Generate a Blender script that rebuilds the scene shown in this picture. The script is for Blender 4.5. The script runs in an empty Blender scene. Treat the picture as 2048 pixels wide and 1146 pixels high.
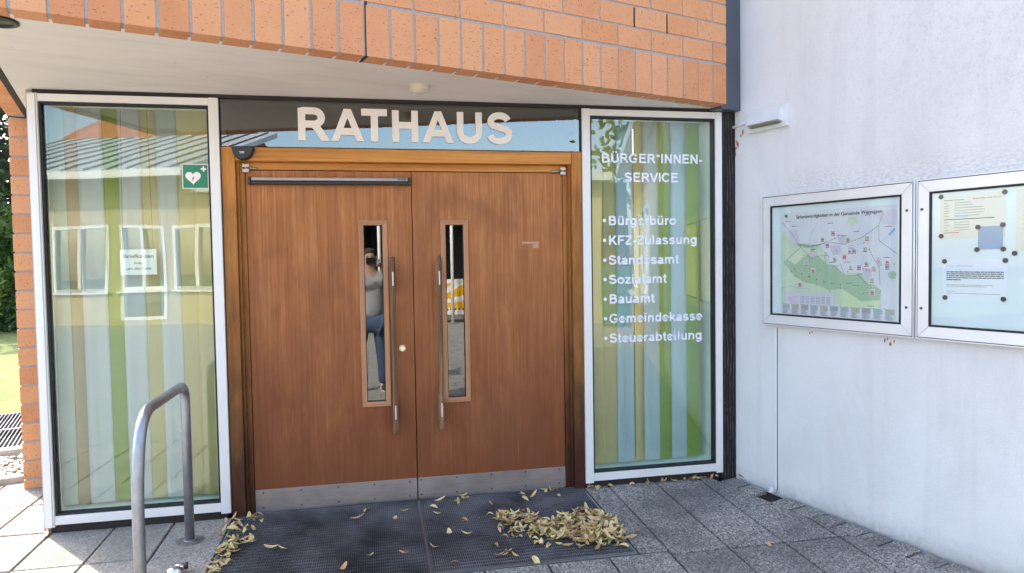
import bpy, bmesh, math, random
from mathutils import Matrix, Vector
random.seed(7)
R = math.radians
scene = bpy.context.scene
COL = scene.collection

# ------------------------------------------------------------------ camera
cam_d = bpy.data.cameras.new('camera')
cam = bpy.data.objects.new('camera', cam_d); COL.objects.link(cam)
AX = Vector((0.98020949, -0.19732877, -0.01583328))
AU = Vector((0.02325627, 0.03535687, 0.99910412))
AF = Vector((0.19659217, 0.97969957, -0.03924628))
M = Matrix((AX, AU, -AF)).transposed().to_4x4()
M.translation = Vector((-0.0642, -4.2381, 1.5))
cam.matrix_world = M
cam_d.sensor_width = 36; cam_d.lens = 1384.52 / 2048 * 36
cam_d.clip_start = 0.05; cam_d.clip_end = 400
scene.camera = cam

# ------------------------------------------------------------------ light
SUN_EL = R(42)
SUN_H = Vector((-0.652, 0.758))
world = bpy.data.worlds.new('World'); scene.world = world; world.use_nodes = True
wn = world.node_tree
sky = wn.nodes.new('ShaderNodeTexSky'); sky.sky_type = 'NISHITA'; sky.sun_disc = False
sky.sun_elevation = SUN_EL; sky.sun_rotation = math.atan2(SUN_H.x, SUN_H.y) % (2 * math.pi)
sky.air_density = 1.0; sky.dust_density = 2.5; sky.ozone_density = 1.0
wn.links.new(sky.outputs[0], wn.nodes['Background'].inputs[0])
wn.nodes['Background'].inputs[1].default_value = 0.15
sun_d = bpy.data.lights.new('sun', 'SUN'); sun_d.energy = 2.0; sun_d.angle = R(0.5); sun_d.color = (1, .94, .86)
sun = bpy.data.objects.new('sun', sun_d); COL.objects.link(sun)
sdir = Vector((SUN_H.x * math.cos(SUN_EL), SUN_H.y * math.cos(SUN_EL), math.sin(SUN_EL)))
sun.rotation_euler = sdir.to_track_quat('Z', 'Y').to_euler(); sun.location = (-10, 10, 12)
vs = scene.view_settings
vs.view_transform = 'Standard'; vs.look = 'None'; vs.gamma = 1; vs.exposure = 2.33; vs.use_curve_mapping = False
scene.cycles.max_bounces = 10; scene.cycles.diffuse_bounces = 5; scene.cycles.transparent_max_bounces = 16

# ------------------------------------------------------------------ frames
T = 0.31425                                   # the town hall's walls are turned 18 degrees to the entrance front
FD = Vector((math.cos(T), math.sin(T), 0)); WD = Vector((math.sin(T), -math.cos(T), 0))
def uv(u, v, z=0): return FD * u - WD * v + Vector((0, 0, z))
G0, GS = 0.0122, 0.0374
def gz(y):
    if y < -5: return G0 - 5 * GS
    if y > 1.8: return G0 + 1.8 * GS
    return G0 + GS * y

# ------------------------------------------------------------------ materials
def srgb(r, g, b):
    f = lambda c: (c / 255 / 12.92) if c / 255 <= .04045 else ((c / 255 + .055) / 1.055) ** 2.4
    return (f(r), f(g), f(b), 1)
class N:
    def __init__(s, name):
        s.m = bpy.data.materials.new(name); s.m.use_nodes = True; s.t = s.m.node_tree; s.b = s.t.nodes['Principled BSDF']
        s.out = s.t.nodes['Material Output']
    def n(s, typ, **k):
        x = s.t.nodes.new('ShaderNode' + typ)
        for a, v in k.items():
            if a[0] == '_':
                key = a[1:].replace('_', ' ')
                try: key = int(key)
                except ValueError: pass
                x.inputs[key].default_value = v
            else: setattr(x, a, v)
        return x
    def l(s, a, b): s.t.links.new(a, b)
    def coord(s, sc=(1, 1, 1), kind='Object', rnd=False):
        c = s.n('TexCoord'); mp = s.n('Mapping'); mp.inputs['Scale'].default_value = sc
        s.l(c.outputs[kind], mp.inputs[0])
        if rnd:
            oi = s.n('ObjectInfo'); mu = s.n('Math', operation='MULTIPLY'); mu.inputs[1].default_value = 37.0
            s.l(oi.outputs['Random'], mu.inputs[0]); s.l(mu.outputs[0], mp.inputs['Location'])
        return mp.outputs[0]
    def noise(s, vec, scale, detail=4, rough=.55, dist=0):
        x = s.n('TexNoise'); x.inputs['Scale'].default_value = scale; x.inputs['Detail'].default_value = detail
        x.inputs['Roughness'].default_value = rough; x.inputs['Distortion'].default_value = dist
        s.l(vec, x.inputs['Vector']); return x.outputs[0]
    def ramp(s, fac, stops, interp='LINEAR'):
        x = s.n('ValToRGB'); e = x.color_ramp.elements; x.color_ramp.interpolation = interp
        while len(e) < len(stops): e.new(.5)
        for i, (p, c) in enumerate(stops):
            e[i].position = p; e[i].color = c if len(c) == 4 else (*c, 1)
        s.l(fac, x.inputs[0]); return x.outputs[0]
    def mix(s, fac, a, b, mode='MIX'):
        x = s.n('Mix', data_type='RGBA', blend_type=mode)
        for sock, v in ((x.inputs[0], fac), (x.inputs[6], a), (x.inputs[7], b)):
            if hasattr(v, 'links') or hasattr(v, 'is_linked'): s.l(v, sock)
            else: sock.default_value = v
        return x.outputs[2]
    def math(s, op, a, b=0.0, clamp=False):
        x = s.n('Math', operation=op, use_clamp=clamp)
        for i, v in enumerate((a, b)):
            if hasattr(v, 'is_linked'): s.l(v, x.inputs[i])
            else: x.inputs[i].default_value = v
        return x.outputs[0]
    def bump(s, h, strength=.3, dist=.01):
        x = s.n('Bump'); x.inputs['Strength'].default_value = strength; x.inputs['Distance'].default_value = dist
        s.l(h, x.inputs['Height']); s.l(x.outputs[0], s.b.inputs['Normal'])
    def base(s, c): 
        if hasattr(c, 'is_linked'): s.l(c, s.b.inputs['Base Color'])
        else: s.b.inputs['Base Color'].default_value = c
    def set(s, rough=.5, metal=0, spec=.5):
        s.b.inputs['Roughness'].default_value = rough; s.b.inputs['Metallic'].default_value = metal
        s.b.inputs['Specular IOR Level'].default_value = spec; return s

def simple(name, col, rough=.5, metal=0, var=.12, scale=6, bump=0, bscale=60, sc=(1, 1, 1), spec=.5, rnd=True):
    m = N(name); v = m.coord(sc, rnd=rnd); n1 = m.noise(v, scale)
    d = tuple(c * (1 - var) for c in col[:3]) + (1,); l = tuple(min(1, c * (1 + var)) for c in col[:3]) + (1,)
    m.base(m.ramp(n1, [(.3, d), (.7, l)])); m.set(rough, metal, spec)
    if bump: m.bump(m.noise(v, bscale), bump, .004)
    return m.m

def c3(r, g, b): return (r, g, b, 1)
# brick: orange with dark slots across the long axis
def mk_brick():
    m = N('orange_brick'); v = m.coord((1, 1, 1), rnd=True)
    oi = m.n('ObjectInfo')
    base = m.ramp(oi.outputs['Random'], [(0, c3(.60, .24, .105)), (.25, c3(.67, .295, .135)), (.5, c3(.70, .33, .16)), (.8, c3(.68, .285, .12)), (1, c3(.56, .21, .085))])
    soft = m.noise(v, 9, 3); base = m.mix(m.math('MULTIPLY', soft, .55), base, c3(.78, .42, .23))
    v2 = m.coord((170, 170, 52), rnd=True); sp = m.noise(v2, 1.0, 2, .5)
    k = m.ramp(sp, [(.64, c3(0, 0, 0)), (.70, c3(1, 1, 1))]); base = m.mix(m.math('MULTIPLY', k, .70), base, c3(.13, .05, .035))
    v3 = m.coord((190, 190, 190), rnd=True); s3 = m.noise(v3, 1.0, 2)
    k3 = m.ramp(s3, [(.70, c3(0, 0, 0)), (.74, c3(1, 1, 1))]); base = m.mix(m.math('MULTIPLY', k3, .5), base, c3(.2, .09, .06))
    m.base(base); m.set(.82, 0, .3)
    h = m.math('SUBTRACT', m.noise(v, 140, 4), m.math('MULTIPLY', k, .8)); m.bump(h, .35, .003); return m.m
BRICK = mk_brick()
def mk_mortar():
    m = N('grey_mortar'); v = m.coord(); n = m.noise(v, 180, 3)
    m.base(m.ramp(n, [(.3, c3(.34, .33, .32)), (.7, c3(.47, .455, .44))])); m.set(.95, 0, .2); m.bump(n, .6, .004); return m.m
MORTAR = mk_mortar()
def mk_brickwall(name, c1, c2, mort):
    m = N(name); tc = m.n('TexCoord'); sep = m.n('SeparateXYZ'); m.l(tc.outputs['Object'], sep.inputs[0])
    cb = m.n('CombineXYZ'); m.l(m.math('ADD', sep.outputs[0], sep.outputs[1]), cb.inputs[0]); m.l(sep.outputs[2], cb.inputs[1])
    b = m.n('TexBrick'); m.l(cb.outputs[0], b.inputs['Vector']); b.inputs['Scale'].default_value = 1
    b.inputs['Brick Width'].default_value = .25; b.inputs['Row Height'].default_value = .125; b.inputs['Mortar Size'].default_value = .006
    b.inputs['Color1'].default_value = c1; b.inputs['Color2'].default_value = c2; b.inputs['Mortar'].default_value = mort
    m.base(b.outputs[0]); m.set(.85, 0, .3); m.bump(b.outputs[1], -.5, .006); return m.m
BRICKWALL = mk_brickwall('brick_courses', c3(.50, .2, .1), c3(.6, .28, .15), c3(.4, .38, .36))
YBRICK = mk_brickwall('yellow_brick_courses', c3(.62, .44, .17), c3(.7, .5, .22), c3(.55, .5, .4))
def mk_wood(name, c_lo, c_mid, c_hi, weather=0.0, wcol=c3(.055, .03, .02), rough=.5, gs=42, top=2.1, wlow=.7, streak=.35, wear=0):
    m = N(name); v = m.coord((gs, gs, 1.3), rnd=True)
    g = m.noise(v, 1.0, 6, .62, .35); col = m.ramp(g, [(.28, c_lo), (.5, c_mid), (.74, c_hi)])
    v2 = m.coord((170, 170, 7), rnd=True); f = m.noise(v2, 1.0, 3, .6)
    col = m.mix(m.ramp(f, [(.45, c3(0, 0, 0)), (.75, c3(streak, streak, streak))]), col, c_lo)
    vb = m.coord((7, 7, .55), rnd=True); bl = m.noise(vb, 1.0, 4, .6)
    col = m.mix(m.ramp(bl, [(.4, c3(0, 0, 0)), (.62, c3(.42, .42, .42))]), col, tuple(a * .62 for a in c_mid[:3]) + (1,))
    if weather:
        tc = m.n('TexCoord'); sp = m.n('SeparateXYZ'); m.l(tc.outputs['Object'], sp.inputs[0])
        h = m.math('DIVIDE', sp.outputs[2], top); wv = m.coord((3, 3, 1.2)); wn_ = m.noise(wv, 2.0, 5, .65)
        h2 = m.math('ADD', h, m.math('MULTIPLY', m.math('SUBTRACT', wn_, .5), .9))
        k = m.ramp(h2, [(0.0, c3(1, 1, 1)), (.18, c3(.92, .92, .92)), (wlow, c3(.45, .45, .45)), (1.0, c3(0, 0, 0))])
        col = m.mix(m.math('MULTIPLY', k, weather), col, wcol)
    if wear:
        vw = m.coord((2.6, 2.6, 1.5)); pw = m.noise(vw, 1.0, 5, .65, .5)
        col = m.mix(m.math('MULTIPLY', m.ramp(pw, [(.50, c3(0, 0, 0)), (.64, c3(1, 1, 1))]), .38), col, c3(.20, .075, .036))
        ck = m.n('TexVoronoi'); ck.distance = 'CHEBYCHEV'; ck.inputs['Scale'].default_value = 1.0; m.l(m.coord((9, .01, 5)), ck.inputs['Vector'])
        col = m.mix(m.ramp(ck.outputs['Color'], [(.55, c3(0, 0, 0)), (.95, c3(.22, .22, .22))]), col, c3(.22, .085, .04))
        sc_ = m.noise(m.coord((60, 60, 2.2)), 1.0, 4, .7, .3); col = m.mix(m.math('MULTIPLY', m.ramp(sc_, [(.66, c3(0, 0, 0)), (.72, c3(1, 1, 1))]), .22), col, c3(.62, .42, .28))
    m.base(col); m.set(rough, 0, .22); m.bump(m.math('ADD', f, g), .18, .002); return m.m
DOORWOOD = mk_wood('door_veneer', c3(.34, .115, .034), c3(.50, .20, .070), c3(.64, .31, .13), weather=.86, wcol=c3(.17, .048, .020), rough=.6, top=2.0, wlow=.6, gs=75, streak=.5, wear=1)
JAMBWOOD = mk_wood('jamb_pine', c3(.36, .12, .028), c3(.62, .25, .052), c3(.78, .37, .085), weather=1.0, wcol=c3(.060, .024, .014), rough=.45, gs=30, top=2.35, wlow=.66)
def rot_wood(name, *a, **k):
    m = mk_wood(name, *a, **k)
    for n in m.node_tree.nodes:
        if n.type == 'MAPPING':
            s = n.inputs['Scale'].default_value; n.inputs['Scale'].default_value = (s[2], s[1], s[0])
    return m
RAILWOOD = rot_wood('rail_pine', c3(.38, .14, .03), c3(.64, .27, .058), c3(.78, .38, .09), rough=.4, gs=38, streak=.3)
VIEWWOOD = mk_wood('light_oak', c3(.34, .16, .075), c3(.5, .25, .125), c3(.58, .32, .17), rough=.55)
VIEWWOODH = rot_wood('light_oak_cross', c3(.34, .16, .075), c3(.5, .25, .125), c3(.58, .32, .17), rough=.55)
HANDLEWOOD = mk_wood('worn_handle_wood', c3(.05, .03, .02), c3(.22, .12, .065), c3(.50, .29, .15), rough=.55, gs=26, streak=.7)
def mk_darkpost():
    m = N('charred_wood'); v = m.coord((16, 16, 3.2)); g = m.noise(v, 1.6, 4, .6, 2.2)
    w = m.n('TexWave', wave_type='BANDS', bands_direction='X'); w.inputs['Scale'].default_value = 14; w.inputs['Distortion'].default_value = 7
    w.inputs['Detail'].default_value = 3; w.inputs['Detail Scale'].default_value = .7
    m.l(m.coord((1, 1, .22)), w.inputs['Vector'])
    k = m.math('MULTIPLY', w.outputs[1], g); m.base(m.ramp(k, [(.2, c3(.012, .010, .010)), (.42, c3(.035, .028, .027)), (.6, c3(.12, .095, .088))]))
    m.set(.7, 0, .3); m.bump(w.outputs[1], .6, .006); return m.m
DARKPOST = mk_darkpost()
def mk_render():
    m = N('white_render'); v = m.coord()
    fine = m.noise(v, 170, 5, .65); mid = m.noise(v, 24, 4); big = m.noise(v, 1.4, 4)
    col = m.ramp(big, [(.3, c3(.76, .755, .74)), (.7, c3(.84, .835, .82))])
    col = m.mix(m.ramp(fine, [(.35, c3(.30, .30, .30)), (.6, c3(0, 0, 0))]), col, c3(.50, .50, .51))
    # grime that follows patches of its own and thin rain streaks
    vs_ = m.coord((9, 9, .5)); st = m.noise(vs_, 1.0, 4, .6)
    col = m.mix(m.math('MULTIPLY', m.ramp(st, [(.52, c3(0, 0, 0)), (.75, c3(1, 1, 1))]), .22), col, c3(.52, .50, .47))
    tc = m.n('TexCoord'); sp = m.n('SeparateXYZ'); m.l(tc.outputs['Object'], sp.inputs[0])
    hz = m.ramp(m.math('DIVIDE', sp.outputs[2], 3.4), [(.40, c3(0, 0, 0)), (.75, c3(.8, .8, .8)), (.95, c3(.9, .9, .9))])
    hx = m.ramp(m.math('DIVIDE', sp.outputs[0], 2.4), [(.05, c3(0, 0, 0)), (.7, c3(1, 1, 1))])
    gr = m.ramp(m.math('MULTIPLY', m.noise(v, 60, 5, .75), m.math('ADD', mid, .5)), [(.5, c3(0, 0, 0)), (.66, c3(1, 1, 1))])
    col = m.mix(m.math('MULTIPLY', m.math('MULTIPLY', gr, m.math('MULTIPLY', hz, hx)), .36), col, c3(.36, .36, .34))
    gb = m.ramp(m.math('DIVIDE', m.math('ADD', sp.outputs[2], m.math('MULTIPLY', m.math('SUBTRACT', mid, .5), .10)), 3.4), [(.545, c3(0, 0, 0)), (.553, c3(1, 1, 1)), (.60, c3(0, 0, 0))])
    gx = m.ramp(m.math('DIVIDE', sp.outputs[0], 2.4), [(.10, c3(0, 0, 0)), (.2, c3(1, 1, 1))])
    gn = m.ramp(m.noise(m.coord((40, 40, 90)), 1.0, 6, .75), [(.44, c3(0, 0, 0)), (.60, c3(1, 1, 1))])
    col = m.mix(m.math('MULTIPLY', m.math('MULTIPLY', gn, m.math('MULTIPLY', gb, gx)), .42), col, c3(.24, .235, .215))
    bl_ = m.noise(m.coord((2.2, 2.2, 1.4)), 1.0, 6, .7, .4)
    col = m.mix(m.math('MULTIPLY', m.ramp(bl_, [(.46, c3(0, 0, 0)), (.66, c3(1, 1, 1))]), .20), col, c3(.50, .47, .46))
    # rusty and scratched marks
    sc = m.noise(m.coord((30, 30, 16)), 1.0, 5, .7, 1.5)
    col = m.mix(m.math('MULTIPLY', m.ramp(sc, [(.70, c3(0, 0, 0)), (.75, c3(1, 1, 1))]), .45), col, c3(.42, .36, .33))
    # splash dirt along the foot
    ft = m.ramp(m.math('ADD', sp.outputs[2], m.math('MULTIPLY', mid, .10)), [(.0, c3(1, 1, 1)), (.075, c3(.3, .3, .3)), (.14, c3(0, 0, 0))])
    col = m.mix(m.math('MULTIPLY', ft, .6), col, c3(.25, .23, .21))
    m.base(col); m.set(.9, 0, .25); m.bump(m.math('ADD', fine, m.math('MULTIPLY', mid, 1.4)), .28, .005); return m.m
RENDER = mk_render()
def mk_soffit():
    m = N('soffit_paint'); v = m.coord(); big = m.noise(v, 1.2, 4)
    col = m.ramp(big, [(.3, c3(.80, .74, .66)), (.7, c3(.86, .80, .72))])
    sp = m.noise(v, 26, 5, .75, 1.0); col = m.mix(m.math('MULTIPLY', m.ramp(sp, [(.655, c3(0, 0, 0)), (.70, c3(1, 1, 1))]), .45), col, c3(.34, .28, .22)); st = m.noise(m.coord((1.2, 5, 1)), 1.6, 6, .7, .6); col = m.mix(m.math('MULTIPLY', m.ramp(st, [(.48, c3(0, 0, 0)), (.68, c3(1, 1, 1))]), .30), col, c3(.62, .54, .45))
    m.base(col); m.set(.75, 0, .3); m.bump(m.noise(v, 90, 3), .15, .003); return m.m
SOFFIT = mk_soffit()
def mk_slab():
    m = N('exposed_aggregate'); v = m.coord((1, 1, 1), rnd=True)
    a = m.n('TexVoronoi'); a.inputs['Scale'].default_value = 135; m.l(v, a.inputs['Vector'])
    col = m.ramp(a.outputs['Color'], [(.10, c3(.11, .109, .106)), (.4, c3(.27, .265, .255)), (.62, c3(.39, .38, .36)), (.85, c3(.62, .61, .58))])
    oi = m.n('ObjectInfo'); t = m.ramp(oi.outputs['Random'], [(0, c3(.74, .70, .67)), (1, c3(1, .96, .88))]); col = m.mix(1.0, col, t, 'MULTIPLY')
    geo = m.n('NewGeometry'); st = m.n('Mapping'); m.l(geo.outputs['Position'], st.inputs[0])
    big = m.noise(st.outputs[0], 1.7, 5, .6); col = m.mix(m.math('MULTIPLY', m.ramp(big, [(.42, c3(0, 0, 0)), (.62, c3(1, 1, 1))]), .6), col, c3(.10, .097, .094))
    sx = m.n('SeparateXYZ'); m.l(geo.outputs['Position'], sx.inputs[0])
    lx = m.ramp(m.math('ADD', m.math('MULTIPLY', sx.outputs[0], .25), .6), [(.30, c3(1, 1, 1)), (.62, c3(0, 0, 0))])
    col = m.mix(m.math('MULTIPLY', lx, .4), col, c3(.36, .32, .27))  # warm sunlit tone painted into the slab colour towards the left
    m.base(col); m.set(.9, 0, .2); m.bump(a.outputs['Distance'], .4, .003); return m.m
SLAB = mk_slab()
def mk_blockpave():
    m = N('block_paving'); v = m.coord(); b = m.n('TexBrick'); m.l(v, b.inputs['Vector']); b.inputs['Scale'].default_value = 1
    b.inputs['Brick Width'].default_value = .33; b.inputs['Row Height'].default_value = .33; b.inputs['Mortar Size'].default_value = .008
    b.inputs['Color1'].default_value = c3(.30, .28, .25); b.inputs['Color2'].default_value = c3(.38, .35, .31); b.inputs['Mortar'].default_value = c3(.10, .09, .08)
    col = m.mix(m.math('MULTIPLY', m.noise(v, 120, 3), .5), b.outputs[0], c3(.2, .19, .18)); m.base(col); m.set(.9); return m.m
BLOCKPAVE = mk_blockpave()
PVC = simple('white_pvc', c3(.80, .79, .76), .35, var=.035, scale=4, bump=.05, bscale=30)
ALU = simple('silver_aluminium', c3(.80, .80, .81), .38, .35, var=.05, scale=5, sc=(1, 1, 1))
GASKET = simple('black_gasket', c3(.015, .015, .017), .6)
DARKGAP = simple('brown_black_gap_and_board', c3(.022, .015, .013), .7)
STEELBLUE = simple('slate_grey_metal', c3(.085, .10, .125), .45, .2, var=.12, scale=3)
def mk_brushed(name, c, rough, sc):
    m = N(name); v = m.coord(sc, rnd=True); n = m.noise(v, 1.0, 5, .6); k = m.noise(m.coord((3, 3, 5)), 2, 4)
    m.base(m.mix(m.math('MULTIPLY', m.ramp(k, [(.42, c3(0, 0, 0)), (.7, c3(1, 1, 1))]), .55), m.ramp(n, [(.3, tuple(a * .8 for a in c[:3]) + (1,)), (.7, c)]), tuple(a * .55 for a in c[:3]) + (1,)))
    m.set(rough, .75); m.bump(n, .05, .001); return m.m
KICK = mk_brushed('worn_kick_plate', c3(.50, .46, .44), .42, (8, 200, 300))
GALV = mk_brushed('galvanised_steel', c3(.42, .44, .47), .38, (60, 60, 30))
def mk_grate():
    m = N('grating_steel'); v = m.coord(); n = m.noise(v, 3, 4); m.base(m.ramp(n, [(.35, c3(.10, .102, .107)), (.65, c3(.31, .315, .33))])); m.set(.42, .6); return m.m
GRATE = mk_grate()
BLACKPL = simple('black_plastic', c3(.016, .016, .018), .35)
DARKMET = simple('dark_anodised', c3(.02, .018, .018), .3, .4)
BRONZE = simple('satin_bronze', c3(.34, .28, .25), .35, .6)
CHROME = simple('chrome', c3(.75, .75, .76), .12, 1.0, var=.03)
BRASS = simple('pale_brass', c3(.75, .62, .40), .3, .8)
SCREW = simple('screw_steel', c3(.12, .12, .13), .4, .7)
WHITEPLATE = simple('pale_insert', c3(.78, .70, .62), .4, var=.05)
LETTER = simple('cream_lettering', c3(.88, .83, .77), .5, var=.02)
LETTERW = simple('white_lettering', c3(.84, .86, .90), .5, var=.02)
LAMPW = simple('lamp_enamel', c3(.74, .76, .76), .4, var=.05)
LAMPC = simple('lamp_cream_glass', c3(.66, .60, .44), .3, var=.1, scale=20)
DIRT = simple('dark_soil', c3(.022, .019, .016), .95, var=.5, scale=40, bump=.5)
INWALL = simple('interior_wall', c3(.42, .41, .37), .8)
INDARK = simple('lobby_wall', c3(.34, .33, .30), .8)
MINT = simple('interior_reveal', c3(.76, .88, .80), .5, var=.04)
def mk_fabric(name, c):
    m = N(name); v = m.coord((1, 1, 1), rnd=True); n = m.noise(v, 400, 2); s = m.noise(m.coord((600, 600, 40)), 1, 2)
    m.base(m.ramp(m.math('MULTIPLY', m.math('ADD', n, s), .5), [(.3, tuple(a * .88 for a in c[:3]) + (1,)), (.7, c)])); m.set(.9, 0, .2)
    tr = m.n('BsdfTranslucent'); tr.inputs[0].default_value = c; mx = m.n('MixShader'); mx.inputs[0].default_value = .15
    m.l(m.b.outputs[0], mx.inputs[1]); m.l(tr.outputs[0], mx.inputs[2]); m.l(mx.outputs[0], m.out.inputs[0]); return m.m
FAB = {'white': mk_fabric('white_fabric', c3(.90, .93, .93)), 'green': mk_fabric('green_fabric', c3(.45, .62, .14)), 'yellow': mk_fabric('yellow_fabric', c3(.90, .80, .44)),
       'tan': mk_fabric('tan_fabric', c3(.72, .60, .40)), 'mint': mk_fabric('mint_fabric', c3(.80, .90, .84)), 'blue': mk_fabric('pale_blue_fabric', c3(.76, .88, .92))}
def mk_glass(name, tint, refl, wob=.0):
    m = N(name); fr = m.n('LayerWeight'); fr.inputs[0].default_value = .5
    f = m.math('ADD', m.math('MULTIPLY', m.math('POWER', fr.outputs['Facing'], 4.0), .7), refl, True)
    tr = m.n('BsdfTransparent'); tr.inputs[0].default_value = tint; gl = m.n('BsdfGlossy'); gl.inputs['Roughness'].default_value = 0.0; gl.inputs[0].default_value = c3(.95, .97, .96)
    if wob:
        v = m.coord((1, 1, .7)); b = m.n('Bump'); b.inputs['Strength'].default_value = wob; b.inputs['Distance'].default_value = .01
        m.l(m.noise(v, 1.5, 1), b.inputs['Height']); m.l(b.outputs[0], gl.inputs['Normal'])
    mx = m.n('MixShader'); m.l(f, mx.inputs[0]); m.l(tr.outputs[0], mx.inputs[1]); m.l(gl.outputs[0], mx.inputs[2]); m.l(mx.outputs[0], m.out.inputs[0])
    return m.m
GLASS = mk_glass('window_glass', c3(.95, .99, .96), .072, .2)
GLASSM = mk_glass('coated_glass', c3(.58, .60, .55), .145, .06)
GLASSC = mk_glass('case_glass', c3(.96, .98, .98), .03)
FARGLASS = mk_glass('far_window_glass', c3(.5, .55, .55), .3)

# ------------------------------------------------------------------ mesh helpers
def link(name, me, mat=None, parent=None, loc=None):
    o = bpy.data.objects.new(name, me); COL.objects.link(o)
    if mat is not None and not me.materials: me.materials.append(mat)
    if parent is not None: o.parent = parent
    if loc is not None: o.location = loc
    return o
def tag(o, label=None, cat=None, group=None, kind=None):
    if label: o['label'] = label
    if cat: o['category'] = cat
    if group: o['group'] = group
    if kind: o['kind'] = kind
    return o
def empty(name, label, cat, loc=(0, 0, 0), rot=0.0, group=None):
    o = bpy.data.objects.new(name, None); COL.objects.link(o); o.location = loc; o.rotation_euler = (0, 0, rot)
    return tag(o, label, cat, group)
class MB:
    def __init__(s): s.bm = bmesh.new()
    def box(s, x0, x1, y0, y1, z0, z1, bev=0, mi=0):
        r = bmesh.ops.create_cube(s.bm, size=1); vs_ = r['verts']
        for v in vs_:
            v.co.x = x0 if v.co.x < 0 else x1; v.co.y = y0 if v.co.y < 0 else y1; v.co.z = z0 if v.co.z < 0 else z1
        fs = {f for v in vs_ for f in v.link_faces}
        for f in fs: f.material_index = mi
        if bev:
            es = list({e for v in vs_ for e in v.link_edges}); bmesh.ops.bevel(s.bm, geom=es, offset=bev, segments=2, affect='EDGES', profile=.6)
        return s
    def hexa(s, pts, mi=0):   # 8 points: bottom 4 ccw, top 4 ccw
        v = [s.bm.verts.new(p) for p in pts]
        for q in ((3, 2, 1, 0), (4, 5, 6, 7), (0, 1, 5, 4), (1, 2, 6, 5), (2, 3, 7, 6), (3, 0, 4, 7)):
            f = s.bm.faces.new([v[i] for i in q]); f.material_index = mi
        return s
    def prism(s, poly, z0f, z1f, mi=0):   # poly list of (x,y), heights functions or numbers
        g = lambda f, p: f(p) if callable(f) else f
        a = [s.bm.verts.new((p[0], p[1], g(z0f, p))) for p in poly]; b = [s.bm.verts.new((p[0], p[1], g(z1f, p))) for p in poly]
        n = len(poly); s.bm.faces.new(a[::-1]).material_index = mi; s.bm.faces.new(b).material_index = mi
        for i in range(n): s.bm.faces.new((a[i], a[(i + 1) % n], b[(i + 1) % n], b[i])).material_index = mi
        return s
    def tube(s, pts, r, seg=14, caps=True, mi=0, rs=None):
        pts = [Vector(p) for p in pts]; rings = []; up = None
        for i, p in enumerate(pts):
            t = (pts[min(i + 1, len(pts) - 1)] - pts[max(i - 1, 0)]).normalized()
            if up is None: up = t.orthogonal().normalized()
            up = (up - t * up.dot(t)).normalized(); sd = t.cross(up)
            rr = rs[i] if rs else r
            rings.append([s.bm.verts.new(p + (up * math.cos(a) + sd * math.sin(a)) * rr) for a in (2 * math.pi * k / seg for k in range(seg))])
        for a, b in zip(rings, rings[1:]):
            for k in range(seg):
                f = s.bm.faces.new((a[k], a[(k + 1) % seg], b[(k + 1) % seg], b[k])); f.material_index = mi; f.smooth = True
        if caps: s.bm.faces.new(rings[0][::-1]).material_index = mi; s.bm.faces.new(rings[-1]).material_index = mi
        return s
    def quad(s, a, b, c, d, mi=0):
        s.bm.faces.new([s.bm.verts.new(p) for p in (a, b, c, d)]).material_index = mi; return s
    def mesh(s, name='m'):
        bmesh.ops.recalc_face_normals(s.bm, faces=s.bm.faces); me = bpy.data.meshes.new(name); s.bm.to_mesh(me); s.bm.free(); return me
    def build(s, name, mat, parent=None, loc=None, mats=None):
        me = s.mesh(name)
        for m in (mats or [mat]): me.materials.append(m)
        return link(name, me, None, parent, loc)
def bx(name, mat, parent, x0, x1, y0, y1, z0, z1, bev=0): return MB().box(x0, x1, y0, y1, z0, z1, bev).build(name, mat, parent)

def text_mesh(body, size=1.0, offset=0.0):
    c = bpy.data.curves.new('t', 'FONT'); c.body = body; c.size = size; c.offset = offset
    o = bpy.data.objects.new('t', c); COL.objects.link(o); dg = bpy.context.evaluated_depsgraph_get()
    me = bpy.data.meshes.new_from_object(o.evaluated_get(dg)); bpy.data.objects.remove(o); bpy.data.curves.remove(c); return me
def text(name, body, x0, x1, z, y, cap, mat, parent, offset=0.0, center=False):
    me = text_mesh(body, 1.0, offset)
    xs = [v.co.x for v in me.vertices]; a, b = min(xs), max(xs); sz = cap / .70
    sx = (x1 - x0) / (b - a)
    for v in me.vertices: v.co = Vector((x0 + (v.co.x - a) * sx, y, z + v.co.y * sz))
    me.materials.clear(); me.materials.append(mat); return link(name, me, None, parent)

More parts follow.
